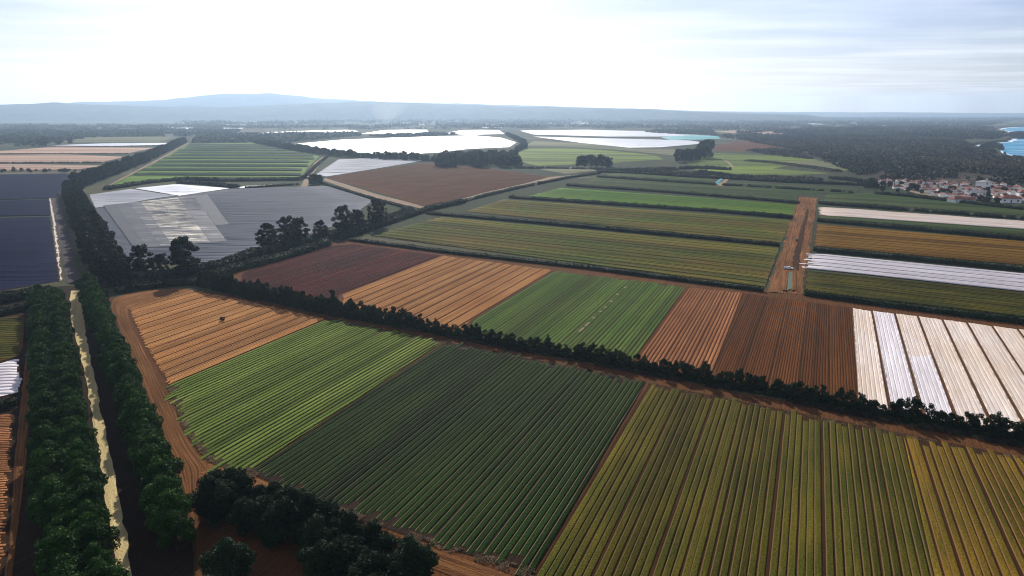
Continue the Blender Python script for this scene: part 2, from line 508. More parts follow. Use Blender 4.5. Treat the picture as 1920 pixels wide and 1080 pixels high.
def sea_material():
    t = NT('sea_water', 0.5, 0.08)
    wv = t.noise(t.pos((0.012, 0.03, 1)), 1.0, 5.0, 0.6)
    foam = t.noise(t.pos((0.004, 0.016, 1)), 1.0, 6.0, 0.65, 0.53, 0.62)
    c = t.mix(wv, (0.012, 0.17, 0.33), (0.03, 0.27, 0.44))
    c = t.mix(t.math('MULTIPLY', foam, 0.7), c, (0.75, 0.8, 0.82))
    t.bump(wv, 1.5, 0.5)
    return t.done(c)


M['sea'] = sea_material()
M['foam'] = plain_mat('surf_foam', (0.85, 0.88, 0.9), (0.6, 0.72, 0.78), 0.03, 0.6, 0.3)
x0, y0 = G(1780, 300)[0] - 200, 1200
me = mesh_np('sea', [(x0 - 200, y0, SEA_Z), (XR, y0, SEA_Z), (XR, 7500, SEA_Z), (x0 - 200, 7500, SEA_Z)], [(0, 1, 2, 3)], M['sea'])
link('sea', me)['kind'] = 'structure'


def surf():
    """a band of foam along the foot of the cliffs"""
    pts = np.array(coast)
    d = np.gradient(pts, axis=0); d /= np.maximum(np.linalg.norm(d, axis=1, keepdims=True), 1e-6)
    nrm = np.stack([d[:, 1], -d[:, 0]], axis=1)
    w = 26 + 24 * vnoise(np.arange(len(pts)) * 0.35, np.zeros(len(pts)), 3)
    inn = pts + nrm * 2
    outp = pts + nrm * w[:, None]
    v = np.concatenate([np.c_[inn, np.full(len(pts), SEA_Z + 0.2)], np.c_[outp, np.full(len(pts), SEA_Z + 0.2)]])
    n = len(pts)
    f = [(i, i + 1, n + i + 1, n + i) for i in range(n - 1)]
    o = link('surf', mesh_np('surf', v, f, M['foam'])); o['kind'] = 'structure'


surf()


def rock(name, px, py, z, sx, sy, sz, label, seed):
    bm = bmesh.new()
    bmesh.ops.create_icosphere(bm, subdivisions=4, radius=1.0)
    for v in bm.verts:
        c = v.co
        k = 1 + 0.35 * float(vnoise(c.x * 1.7 + seed, c.y * 1.7 + c.z * 1.3, seed, 4))
        v.co = Vector((c.x * sx * k, c.y * sy * k, max(-0.2, c.z) * sz * k))
    me = bpy.data.meshes.new(name); bm.to_mesh(me); bm.free()
    me.materials.append(M['rock'])
    x, y = G(px, py, z)
    o = link(name, me, loc=(x, y, z))
    tag(o, label, 'rock')


M['rock'] = plain_mat('rock', (0.06, 0.055, 0.05), (0.035, 0.034, 0.034), 0.06, 0.9, 0.1)
rock('sea_stack', 1906, 259.5, SEA_Z, 60, 40, 32, 'dark pointed sea stack standing in the surf off the headland', 3)
rock('coastal_rock', 1860, 277.5, -4, 30, 22, 17, 'dark rounded rock knoll on the cliff edge above the foaming cove', 9)


def hills(name, y0, y1, prof, seed, mat, nx=220, ny=14, rough=0.10):
    """prof: list of (photo x, photo y of the skyline)"""
    xs = np.array([p[0] for p in prof], float); ys = np.array([p[1] for p in prof], float)
    ym = (y0 + y1) / 2
    px = np.linspace(xs[0], xs[-1], nx)
    sk = np.interp(px, xs, ys)
    a = (px - 960) / FPX
    t = (540 - sk) / FPX
    dz = (-math.sin(PITCH) + t * math.cos(PITCH)) / (math.cos(PITCH) + t * math.sin(PITCH))
    dxx = a / (math.cos(PITCH) + t * math.sin(PITCH))
    H = np.maximum(CAM_H + dz * ym, 4.0)
    v = np.zeros((nx, ny, 3))
    for j in range(ny):
        s = j / (ny - 1)
        y = y0 + (y1 - y0) * s
        e = math.sin(math.pi * min(s * 1.0, 1)) ** 0.8 if 0 < s < 1 else 0
        X = dxx * ym
        n = vnoise(X / 420.0, np.full(nx, y / 420.0), seed, 4)
        h = H * e * (1 + rough * n * (1 if j != ny // 2 else 0.5))
        v[:, j, 0] = X; v[:, j, 1] = y; v[:, j, 2] = np.where(s in (0, 1), -1.0, h)
    me = mesh_np(name, v.reshape(-1, 3), grid_faces(nx, ny)[:, ::-1], mat, smooth=True)
    o = link(name, me); o['kind'] = 'structure'


def hill_material():
    t = NT('wooded_hills', 0.95, 0.02)
    a = t.noise(t.pos((0.004, 0.004, 0.01)), 1.0, 6.0, 0.65)
    b = t.noise(t.pos((0.03, 0.03, 0.03)), 1.0, 4.0, 0.6)
    c = t.mix(a, (0.025, 0.035, 0.02), (0.06, 0.065, 0.04))
    c = t.mix(1.0, c, t.gray(b, 0.7, 1.25), 'MULTIPLY')
    return t.done(c)


M['hills'] = hill_material()
hills('hills', 8500, 11000, [(-900, 203), (-400, 198), (-120, 197), (0, 195.5), (60, 194), (110, 193), (170, 196), (260, 198.5), (330, 200), (420, 200), (500, 198),
                            (560, 195), (640, 191), (700, 190), (760, 192), (840, 196), (930, 199), (1050, 201), (1180, 204), (1300, 209), (1400, 213), (1500, 216)], 11, M['hills'])
hills('hills', 12200, 14200, [(-1200, 204), (-300, 199), (60, 195), (180, 192), (250, 189), (300, 187), (350, 182), (400, 177), (450, 175), (500, 176), (560, 181), (620, 186), (690, 190),
                              (800, 193), (960, 197), (1100, 201), (1250, 206), (1400, 211), (1500, 213)], 23, M['hills'])
hills('hills', 15500, 18500, [(900, 203), (1100, 206), (1250, 208), (1420, 209.5), (1600, 210.5), (1760, 211), (1900, 212), (2300, 214)], 31, M['hills'])


# ------------------------------------------------------------------ fields
ROWDIR = 67.7
BANDDIR = -32.3


def poly_soil(pts, z, e_u, org, mat, rag=0.4):
    P = ragged(pts + [pts[0]], 6.0, rag, 8)[:-1] if rag else pts
    bm = bmesh.new()
    vs = [bm.verts.new((x - org[0], y - org[1], z)) for x, y in P]
    f = bm.faces.new(vs)
    f.normal_update()
    if f.normal.z < 0: f.normal_flip()
    uvl = bm.loops.layers.uv.new('UVMap')
    for l in f.loops:
        x, y = l.vert.co.x + org[0], l.vert.co.y + org[1]
        l[uvl].uv = (x * e_u[0] + y * e_u[1], -x * e_u[1] + y * e_u[0])
    bmesh.ops.triangulate(bm, faces=bm.faces[:])
    me = bpy.data.meshes.new('soil'); bm.to_mesh(me); bm.free()
    me.materials.append(mat)
    return me


def span(P, v):
    """u-interval of the polygon P ((n,2) in u,v) on the line v"""
    us = []
    n = len(P)
    for i in range(n):
        u1, v1 = P[i]; u2, v2 = P[(i + 1) % n]
        if (v1 <= v < v2) or (v2 <= v < v1):
            us.append(u1 + (v - v1) / (v2 - v1) * (u2 - u1))
    if len(us) < 2: return None
    return min(us), max(us)


def crop_rows(pts, row, period, width, height, org, mat, seg=3.0, major=0, extra=0.0, endjit=0.4, wob=0.06, inset=0.6, gap_rate=0.0,
              prof=None, vjit=0.0, seed=0, tone_fn=None, z0=0.0, hvar=0.25):
    th = R(row)
    eu = np.array([math.cos(th), math.sin(th)]); ev = np.array([-eu[1], eu[0]])
    P = [(float(np.dot(p, eu)), float(np.dot(p, ev))) for p in np.array(pts)]
    vmin = min(p[1] for p in P); vmax = max(p[1] for p in P)
    rng = np.random.default_rng(seed + 100)
    prof = prof or [(-0.5, 0.0, 1.0), (-0.42, 0.75, 0.55), (-0.22, 1.0, 0.15), (0.0, 0.9, 0.0), (0.22, 1.0, 0.15), (0.42, 0.75, 0.55), (0.5, 0.0, 1.0)]
    V, F, UV, TO, ED = [], [], [], [], []
    off = 0
    v = vmin + period * 0.5
    k = 0
    tone = 0.5
    while v < vmax - period * 0.3:
        tone = min(1, max(0, 0.5 + (tone - 0.5) * 0.6 + rng.normal(0, 0.2)))
        vb = v
        v = v + rng.normal(0, vjit) if vjit else v
        sp = [span(P, v + s[0] * width) for s in prof]
        c = sp[len(prof) // 2]
        k += 1
        if c is not None and c[1] - c[0] > 2 * inset + 1.0 and rng.random() >= gap_rate:
            j0, j1 = rng.normal(0, endjit, 2)
            L = c[1] - c[0]
            n = max(2, int(L / seg) + 1)
            s = np.linspace(0, 1, n)
            tn = tone if tone_fn is None else tone_fn(k, tone, rng)
            wobl = vnoise(s * L / 9.0, np.full(n, k * 3.1), seed, 2) * wob
            hn = 1 + hvar * vnoise(s * L / 3.0, np.full(n, k * 1.7), seed + 5, 2)
            cols = []
            for q, (ps, ph, pe) in zip(sp, prof):
                a, b = q if q is not None else c
                a, b = a + inset + j0, b - inset + j1
                u = a + (b - a) * s
                vv = v + ps * width + wobl
                zz = ph * height * hn
                if ph > 0:
                    zz = zz * np.clip(np.minimum(s, 1 - s) * L / 0.7, 0.05, 1)
                cols.append(np.stack([u * eu[0] + vv * ev[0] - org[0], u * eu[1] + vv * ev[1] - org[1], zz + z0, u, vv, np.full(n, tn), np.full(n, pe)], axis=1))
            A = np.stack(cols, axis=1).reshape(-1, 7)
            V.append(A[:, :3]); UV.append(A[:, 3:5]); TO.append(A[:, 5]); ED.append(A[:, 6])
            F.append(grid_faces(n, len(prof), off)[:, ::-1]); off += len(A)
        v = vb + period
        if major and k % major == 0: v += extra
    me = mesh_np('crop_rows', np.concatenate(V), np.concatenate(F), mat, np.concatenate(UV), {'tone': np.concatenate(TO), 'edge': np.concatenate(ED)}, smooth=True)
    if me.polygons[len(me.polygons) // 2].normal.z < 0: me.flip_normals()
    return me


ASYM = [(-0.5, 0.0, 0.7), (-0.46, 0.8, 0.4), (-0.36, 1.0, 0.1), (0.0, 0.9, 0.0), (0.29, 1.0, 0.2), (0.36, 0.95, 0.95), (0.46, 0.6, 1.0), (0.5, 0.0, 1.0)]  # pale soil only on the sun-facing shoulder: lit side put into the colour
FLAT = [(-0.5, 0.0, 1.0), (-0.47, 0.8, 0.3), (-0.25, 1.0, 0.0), (0.0, 0.85, 0.0), (0.25, 1.0, 0.0), (0.47, 0.8, 0.3), (0.5, 0.0, 1.0)]
TUNNEL = [(-0.5, 0.0, 0.6), (-0.4, 0.6, 0.0), (-0.2, 0.92, 0.0), (0.0, 1.0, 0.0), (0.2, 0.92, 0.0), (0.4, 0.6, 0.0), (0.5, 0.0, 0.6)]
NF = [0]


def field(name, label, px, row, period, width, height, crop, soil, cat='field', group='crop fields on the plain', z=0.0, rag=0.4, part='crop_rows', **kw):
    pts = GP(px)
    org = (sum(p[0] for p in pts) / len(pts), sum(p[1] for p in pts) / len(pts))
    t = tag(empty(name, (org[0], org[1], z)), label, cat, group)
    th = R(row)
    NF[0] += 1
    link('soil', poly_soil(pts, 0.0, (math.cos(th), math.sin(th)), org, M[soil], rag), t)
    if crop:
        link(part, crop_rows(pts, row, period, width, height, org, M[crop], seed=NF[0] * 13, z0=0.03, **kw), t)
    return t


def sheet(name, px, mat, row, z, rag=0.5, kind='structure'):
    pts = GP(px)
    th = R(row)
    o = link(name, poly_soil(pts, z, (math.cos(th), math.sin(th)), (0, 0), M[mat], rag))
    if kind: o['kind'] = kind
    return o


# headland earth under the two blocks of fields (bare red soil between crops, hedges and tracks)
sheet('earth', [(205, 558), (340, 541), (430, 552), (1920, 838), (2300, 905), (2300, 1600), (700, 1600), (360, 1000), (300, 800), (240, 670)], 'soil_red', ROWDIR, -0.12, 0.8)
sheet('earth', [(425, 513), (560, 470), (660, 447), (1433, 541), (1503, 551), (1920, 600), (2300, 650), (2300, 890), (1920, 828), (1330, 716), (850, 629), (450, 553)], 'soil_red', ROWDIR, -0.10, 0.6)

sheet('earth', [(-400, 640), (0, 545), (130, 535), (205, 545), (206, 575), (246, 680), (300, 805), (352, 935), (366, 1040), (366, 1320), (-900, 1320)], 'soil_shade', ROWDIR, -0.14, 0.8)  # dark brown sheet: tree-row shade put into the earth colour
# near block
field('ploughed_field', 'tan brown bed field with dark furrow lines at the corner of the curving dirt track', [(238, 574), (352, 542), (430, 556), (612, 597), (314, 722), (268, 640)], ROWDIR,
      1.1, 1.0, 0.16, 'crop_tan', 'soil_tan', major=5, extra=0.75, gap_rate=0.0)
field('crop_field', 'bright green striped crop field beside the tan brown beds', [(617, 598), (832, 640), (466, 884), (420, 879), (385, 860), (346, 811), (315, 723)], ROWDIR - 0.3,
      1.72, 1.32, 0.26, 'crop_bright', 'soil_line', major=8, extra=0.25, endjit=1.6, vjit=0.06)
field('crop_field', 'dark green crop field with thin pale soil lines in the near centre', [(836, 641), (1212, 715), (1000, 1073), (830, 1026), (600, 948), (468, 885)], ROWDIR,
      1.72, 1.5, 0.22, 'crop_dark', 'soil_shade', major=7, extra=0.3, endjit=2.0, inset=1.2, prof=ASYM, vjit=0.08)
field('crop_field', 'olive green crop field with long straight lines in the bottom right foreground', [(1218, 718), (1340, 742), (1690, 812), (1750, 1082), (1800, 1290), (900, 1290), (1002, 1077)], ROWDIR,
      1.72, 1.47, 0.21, 'crop_olive', 'soil_dark', major=6, extra=0.42, endjit=2.0, inset=1.5, prof=ASYM, vjit=0.1)
field('crop_field', 'golden yellow crop field at the lower right edge beside the olive one', [(1692, 812), (1920, 857), (2300, 930), (2300, 1290), (1802, 1290), (1752, 1082)], ROWDIR,
      1.72, 1.47, 0.21, 'crop_gold', 'soil_dark', major=6, extra=0.5, endjit=2.0, inset=1.5, prof=ASYM, vjit=0.1)
# middle block
field('crop_field', 'dark maroon red leaf crop field at the far left of the middle row', [(452, 513), (560, 478), (625, 460), (667, 457), (826, 478), (640, 551), (612, 588), (520, 571), (450, 553)], ROWDIR,
      1.9, 1.76, 0.24, 'crop_maroon', 'soil_maroon', major=4, extra=0.55, vjit=0.1)
field('ploughed_field', 'pale orange brown ridged field between the maroon crop and the green crop', [(829, 479), (1035, 506), (880, 602), (862, 629), (700, 601), (642, 587), (642, 551)], ROWDIR,
      1.15, 1.0, 0.18, 'crop_tan', 'soil_tan', major=5, extra=0.95)
field('crop_field', 'mid green crop field with a broken line of bright spots in the middle row', [(1038, 508), (1286, 538), (1196, 662), (1180, 685), (1030, 657), (870, 628), (885, 601)], ROWDIR,
      1.72, 1.42, 0.22, 'crop_mid', 'soil_line', major=6, extra=0.3, endjit=1.2, prof=ASYM, vjit=0.08)
field('ploughed_field', 'orange brown ridged field between the green crop and the dark brown field', [(1288, 538), (1393, 549), (1344, 676), (1330, 712), (1270, 701), (1185, 686), (1198, 662)], ROWDIR,
      1.5, 1.2, 0.22, 'crop_orange', 'soil_tan', major=6, extra=0.4)
field('ploughed_field', 'dark brown finely drilled field below the end of the straight dirt track', [(1395, 550), (1595, 577), (1606, 733), (1600, 763), (1340, 714), (1346, 675)], ROWDIR - 1,
      0.9, 0.72, 0.10, 'crop_bare', 'soil_dark', major=10, extra=0.5)


# strips of white mulch film: one thing for each strip
def film_strips(tops, bots, labels, ytop, ybot, mats, group):
    for i in range(len(tops) - 1):
        a, b = tops[i], tops[i + 1]
        c, d = bots[i], bots[i + 1]
        w = 0.05
        px = [(a[0] + (b[0] - a[0]) * w, a[1]), (b[0] - (b[0] - a[0]) * w, b[1]), (d[0] - (d[0] - c[0]) * w, d[1]), (c[0] + (d[0] - c[0]) * w, c[1])]
        pts = GP(px)
        org = (sum(p[0] for p in pts) / 4, sum(p[1] for p in pts) / 4)
        m0 = np.array([(pts[0][0] + pts[1][0]) / 2, (pts[0][1] + pts[1][1]) / 2]); m1 = np.array([(pts[2][0] + pts[3][0]) / 2, (pts[2][1] + pts[3][1]) / 2])
        dd = m0 - m1; row = math.degrees(math.atan2(dd[1], dd[0]))
        th = R(row); vs = [-p[0] * math.sin(th) + p[1] * math.cos(th) for p in pts]
        per = (max(vs) - min(vs)) / 6.001
        o = link('mulch_film', crop_rows(pts, row, per, per * 1.01, 0.14, org, M[mats[i]], prof=FLAT, seed=i * 7 + 3, z0=0.02, endjit=0.3, inset=0.2, seg=2.0, wob=0.03, hvar=0.5),
                 loc=(org[0], org[1], 0))
        if i == 2:                                                  # its far end is the dirtier film
            me = o.data; me.materials.append(M['white_film'])
            yb = G(1725, 668)[1] - org[1]
            for p in me.polygons:
                if p.center.y > yb + 0.6 * math.sin(p.center.x * 2): p.material_index = 1
        tag(o, labels[i], 'plastic film', group)


tops = [(1597, 578), (1635, 583), (1678, 588), (1721, 593), (1767, 599), (1813, 605), (1860, 611), (1908, 617), (1958, 623), (2010, 630), (2064, 637)]
bots = [(1608, 762), (1670, 774), (1733, 786), (1798, 797), (1866, 810), (1936, 822), (2008, 836), (2082, 850), (2158, 864), (2236, 878), (2316, 892)]
film_strips(tops, bots, [
    'cream white ground film strip next to the dark brown field, first of its row',
    'bluish white ground film strip with fine grey lines, second from the dark brown field',
    'ground film strip dirty cream at its far end and clean white near the hedge',
    'cream ground film strip with a few dark tears, fourth from the dark brown field',
    'sandy ground film strip, fifth from the dark brown field',
    'sandy ground film strip with long wheel streaks, sixth from the dark brown field',
    'pale ground film strip at the right edge, seventh from the dark brown field',
    'pale ground film strip cut by the right picture edge, only its far corner in view',
    'pale ground film strip cut by the right picture edge, only its far corner in view',
    'pale ground film strip cut by the right picture edge, only its far corner in view'],
    0, 0, ['white_film', 'white_film_clean', 'white_film_clean', 'white_film', 'white_film', 'white_film', 'white_film', 'white_film', 'white_film', 'white_film'],
    'strips of white ground film')

# bands left of the straight dirt track, rows along the hedges
B = BANDDIR
field('crop_field', 'wide green and yellowish band field left of the straight dirt track, nearest of the bands', [(696, 442), (760, 423), (826, 407), (1463, 464), (1436, 538)], -32.6,
      2.2, 1.95, 0.30, 'crop_band', 'soil_shade', seg=8, major=4, extra=1.3, vjit=0.2)
field('crop_field', 'golden green band field second from the middle row, left of the straight dirt track', [(872, 396), (942, 374), (1484, 413), (1466, 456)], -32.6,
      2.4, 2.1, 0.35, 'crop_band', 'soil_line', seg=8, major=5, extra=1.6, vjit=0.2)
field('crop_field', 'vivid green narrow band field left of the top end of the straight dirt track', [(988, 368), (1050, 352), (1494, 384), (1488, 403)], -32.6,
      3.2, 2.9, 0.4, 'crop_vivid', 'soil_furrow', seg=12)
field('crop_field', 'dull grey green band field beyond the vivid green band', [(1080, 344), (1118, 333), (1350, 348), (1498, 362), (1496, 376)], -32.6,
      4.0, 3.5, 0.4, 'crop_grey_green', 'soil_dark', seg=15)
field('crop_field', 'thin grey green band field in front of the teal net, beyond the first dull band', [(1122, 331), (1160, 323), (1340, 337), (1338, 345)], -32.6,
      4.5, 3.9, 0.4, 'crop_grey_green', 'soil_dark', seg=15)
field('crop_field', 'dull green band field behind the top end of the straight dirt track', [(1362, 350), (1386, 342), (1612, 355), (1606, 362), (1500, 364)], -32.6,
      4.0, 3.4, 0.4, 'crop_grey_green', 'soil_dark', seg=15)
# bands right of the straight dirt track
field('crop_field', 'olive band field right of the straight dirt track, nearest of the right hand bands', [(1508, 545), (1512, 508), (1920, 548), (2300, 590), (2300, 640), (1920, 594)], -32.8,
      2.2, 1.95, 0.3, 'crop_olive', 'soil_shade', seg=8, major=4, extra=1.2, vjit=0.2)
field('covered_field', 'broad white plastic covered band right of the straight dirt track', [(1511, 503), (1519, 475), (1920, 513), (2300, 551), (2300, 587), (1920, 545)], -32.8,
      2.5, 2.15, 0.45, 'white_film_clean', 'soil_dark', seg=8, prof=TUNNEL, part='film_rows', endjit=2.5, major=4, extra=1.7)
field('crop_field', 'golden brown band field right of the straight dirt track', [(1526, 461), (1531, 420), (1920, 453), (2300, 488), (2300, 535), (1920, 495)], -32.6,
      2.4, 2.15, 0.35, 'crop_band_gold', 'soil_dark', seg=8, major=4, extra=1.5, vjit=0.2)
field('crop_field', 'thin dark green band field between the narrow white film and a hedge', [(1534, 408), (1537, 403), (1920, 430), (2300, 458), (2300, 475), (1920, 441)], -32.3,
      3.0, 2.7, 0.4, 'crop_grey_green', 'soil_dark', seg=12)
field('covered_field', 'narrow white plastic covered band near the top end of the straight dirt track', [(1536, 403), (1538, 388), (1920, 415), (2300, 443), (2300, 457), (1920, 429)], -32.3,
      4.0, 3.7, 0.6, 'white_film', 'soil_pale', seg=12, prof=TUNNEL, part='film_rows', endjit=2.5)
field('crop_field', 'grey green band field running below the village hedge', [(1542, 377), (1548, 364), (1640, 362), (1920, 393), (2300, 425), (2300, 437), (1920, 405), (1640, 383)], -32.3,
      4.0, 3.6, 0.4, 'crop_grey_green', 'soil_dark', seg=15)

for i, (px_, py_) in enumerate([(1090, 619), (1101, 609), (1113, 597), (1126, 585), (1135, 577), (1146, 566), (1158, 553), (1172, 540)]):
    w = 3.2 if i < 2 else 1.2
    x, y = G(px_, py_)
    e = (math.cos(R(ROWDIR)), math.sin(R(ROWDIR)))
    q = [(x + e[0] * a * w - e[1] * b * 0.55, y + e[1] * a * w + e[0] * b * 0.55) for a, b in ((-1, -1), (1, -1), (1, 1), (-1, 1))]
    link('bare_patch', poly_soil(q, 0.32, e, (0, 0), M['soil_pale'], 0.0))['kind'] = 'structure'

# beyond: ploughed field, striped green field, sheeted fields
field('ploughed_field', 'large bare brown ploughed field with a pale path round its edge', [(612, 333), (700, 318), (796, 305), (905, 314), (1030, 331), (905, 361), (797, 387)], 58,
      3.2, 2.6, 0.22, 'ploughed', 'ploughed', seg=20, wob=0.2)
GS = [(196, 352), (228, 334), (300, 297), (352, 270), (478, 267), (540, 278), (600, 292), (575, 318), (566, 332), (345, 332), (250, 342)]
field('crop_field', 'light green field with long dark stripes in the left distance', GS, 0.0, 14.0, 13.6, 0.35, 'crop_pasture', 'soil_furrow', seg=30, rag=3)
field('covered_field', 'pale grey sheeted field at the left of the grey film', [(166, 365), (246, 354), (330, 367), (312, 369), (178, 390)], 8,
      7.0, 6.8, 0.8, 'pale_grey_film', 'soil_grey', seg=20, prof=TUNNEL, part='film_rows')
field('covered_field', 'shining white sheet wedge at the far end of the grey film field', [(252, 353), (330, 345), (432, 353), (336, 367)], 8,
      7.0, 6.8, 0.8, 'white_film_far', 'soil_grey', seg=20, prof=TUNNEL, part='film_rows')
field('covered_field', 'small bright film strip in the bushes below the striped green field', [(442, 352), (462, 348.5), (516, 346), (520, 348.5), (470, 352.5)], 8, 7.0, 6.8, 0.8, 'white_film_far', 'soil_grey', seg=20, prof=TUNNEL, part='film_rows')
field('covered_field', 'wide dark grey plastic film field behind the tall dark trees', [(178, 391), (313, 370), (434, 354), (570, 350), (620, 349), (700, 376), (640, 420), (480, 470), (390, 492), (240, 492), (206, 446)], 3,
      5.0, 4.8, 0.7, 'grey_film', 'soil_grey', seg=20, prof=TUNNEL, part='film_rows')
T7 = [20, 110, 215, 300, 440, 580, 700, 800]
TXT = ['faint streaky film column at the left end of the grey film field', 'dim streaked film column second from the left of the grey film field', 'patchy grey and white film column left of the cream ones',
       'left one of two grey film columns painted with cream sun glare', 'right one of two grey film columns painted with cream sun glare', 'patchy grey and white film column right of the cream ones',
       'faint streaky film column fading into the plain grey film on the right']
for i in range(7):
    q = []
    for T_ in (T7[i], T7[i + 1]):
        yt = 190 - 0.108 * T_ + 6
        q.append(((188 + (T_ + 3) / 4), 338 + yt / 4))
    for T_ in (T7[i + 1], T7[i]):
        yt = 190 - 0.108 * T_
        yb = 520 - 0.08 * T_ - (120 if i == 6 else 0)
        q.append(((188 + (T_ + (yb - yt) * 0.714) / 4), 338 + yb / 4))
    field('film_panel', TXT[i], q, 3, 1.9, 1.8, 0.3, ['streak_dark', 'streak_dim', 'streak_mid', 'glare_cream', 'glare_cream', 'streak_mid', 'streak_dark'][i], 'soil_grey', cat='plastic film',
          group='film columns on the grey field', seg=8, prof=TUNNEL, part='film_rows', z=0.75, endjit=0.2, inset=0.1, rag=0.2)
field('covered_field', 'bright film strip on the hazy plain inland of the far headland', [(1655, 235.2), (1722, 236.5), (1720, 238), (1650, 236.6)], -10, 24, 23.5, 2.5, 'white_film_far', 'soil_pale', seg=90, prof=TUNNEL, part='film_rows')
field('covered_field', 'thin pale film strip on the hazy plain left of the far headland', [(1470, 231.5), (1560, 232.3), (1560, 233.4), (1470, 232.8)], -10, 24, 23.5, 2.5, 'white_film_far', 'soil_pale', seg=90, prof=TUNNEL, part='film_rows')
field('covered_field', 'dark navy netting field at the left edge beside the sandy margin', [(-300, 470), (0, 408), (94, 406), (112, 526), (0, 545), (-300, 610)], 0,
      3.4, 3.35, 0.4, 'navy_net', 'soil_furrow', seg=15, prof=TUNNEL, part='net_rows')
field('covered_field', 'dark navy netting plot between two others at the left edge', [(-260, 392), (0, 376), (96, 373), (96, 403), (0, 405), (-260, 440)], 0,
      4.0, 3.95, 0.4, 'navy_net', 'soil_furrow', seg=15, prof=TUNNEL, part='net_rows')
field('covered_field', 'dark blue netting plot below the row of dry shrubs', [(-220, 330), (0, 327), (136, 325), (104, 371), (0, 374), (-220, 388)], 0,
      5.0, 4.95, 0.4, 'navy_net', 'soil_furrow', seg=15, prof=TUNNEL, part='net_rows')
# left distance stubble
field('stubble_field', 'pale tan stubble strip behind the dry shrub row', [(-200, 322), (0, 320), (150, 317), (196, 310), (60, 308), (0, 307), (-200, 308)], 0, 12, 11.5, 0.3, 'crop_stubble', 'soil_pale', seg=40)
field('stubble_field', 'pale tan stubble strip second behind the dry shrub row', [(-200, 306), (0, 304.5), (190, 304), (235, 294), (120, 289), (0, 290), (-200, 292)], 0, 14, 13.5, 0.3, 'crop_stubble', 'soil_pale', seg=40)
field('stubble_field', 'pinkish tan stubble strip just in front of the white film line', [(-200, 289), (0, 287.5), (240, 287.5), (290, 277), (110, 274.5), (0, 283), (-200, 286)], 0, 16, 15.5, 0.3, 'crop_stubble', 'soil_pale', seg=40)
field('covered_field', 'thin white film strip behind the pinkish stubble in the left distance', [(95, 272.5), (190, 269), (316, 267.8), (310, 272.5), (200, 274)], 0, 16, 15.5, 0.8, 'white_film_far', 'soil_pale', seg=40, prof=TUNNEL, part='film_rows')
field('stubble_field', 'dull brown fallow strip in front of the far left woods', [(140, 257), (330, 256), (300, 266), (140, 267)], 0, 22, 21, 0.3, 'grass_mound', 'soil_pale', seg=60)
# white sheeted expanses
field('covered_field', 'large brilliant white sheeted field with rounded right end', [(548, 270), (640, 262), (760, 257.5), (890, 254), (940, 258), (969, 267), (955, 276), (880, 279), (820, 286), (740, 290), (640, 284), (578, 276)], 10,
      9, 8.8, 1.2, 'white_film_far', 'soil_pale', seg=40, prof=TUNNEL, part='film_rows')
field('covered_field', 'silvery plastic tunnel field beside the brown ploughed field', [(592, 327), (634, 299), (700, 296), (795, 301), (700, 317), (612, 331)], 10,
      6, 5.6, 1.0, 'pale_grey_film', 'soil_grey', seg=25, prof=TUNNEL, part='film_rows')
field('covered_field', 'long flat silvery sheeted field right of the white one', [(975, 245), (1100, 243), (1240, 247), (1320, 254), (1235, 256), (1140, 256), (1000, 252)], -4,
      14, 13.6, 1.2, 'white_film_far', 'soil_pale', seg=60, prof=TUNNEL, part='film_rows')
field('covered_field', 'second silvery sheeted field below the long flat one', [(1000, 256), (1120, 259), (1290, 263), (1330, 268), (1240, 276), (1180, 277), (1090, 268)], -4,
      12, 11.6, 1.2, 'white_film_far', 'soil_pale', seg=60, prof=TUNNEL, part='film_rows')
field('covered_field', 'turquoise netting field at the right end of the silvery sheets', [(1238, 257), (1290, 253.5), (1345, 255), (1352, 260), (1300, 262.5), (1255, 262)], -4,
      12, 11.8, 2.5, 'teal_net', 'soil_pale', seg=40, prof=TUNNEL, part='net_rows')
field('covered_field', 'thin bright film line far left below the hills', [(228, 240), (340, 237.6), (456, 237), (456, 241), (330, 241.5)], 0, 24, 23.5, 1.5, 'white_film_far', 'soil_pale', seg=90, prof=TUNNEL, part='film_rows')
field('covered_field', 'bright film strip left of the white expanse, behind the striped field', [(470, 250), (540, 246), (650, 243.5), (672, 246), (660, 248.5), (520, 252)], 0, 24, 23.5, 1.5, 'white_film_far', 'soil_pale', seg=90, prof=TUNNEL, part='film_rows')
field('covered_field', 'bright film strip above the middle of the white expanse', [(676, 251), (720, 244), (800, 243.5), (806, 249), (760, 252)], 0, 20, 19.5, 1.5, 'white_film_far', 'soil_pale', seg=90, prof=TUNNEL, part='film_rows')
field('covered_field', 'bright film strip above the right end of the white expanse', [(822, 250), (870, 244), (936, 244), (946, 251), (880, 252.5)], 0, 20, 19.5, 1.5, 'white_film_far', 'soil_pale', seg=90, prof=TUNNEL, part='film_rows')
field('stubble_field', 'pale beige stubble strip behind the turquoise netting', [(1333, 246), (1400, 243.5), (1475, 248), (1470, 252), (1380, 250)], -6, 22, 21, 0.3, 'crop_stubble', 'soil_pale', seg=60)
rf = random.Random(12)
FARM = ['crop_stubble', 'grass_mound', 'crop_lime', 'crop_stubble', 'white_film_far', 'crop_grey_green']
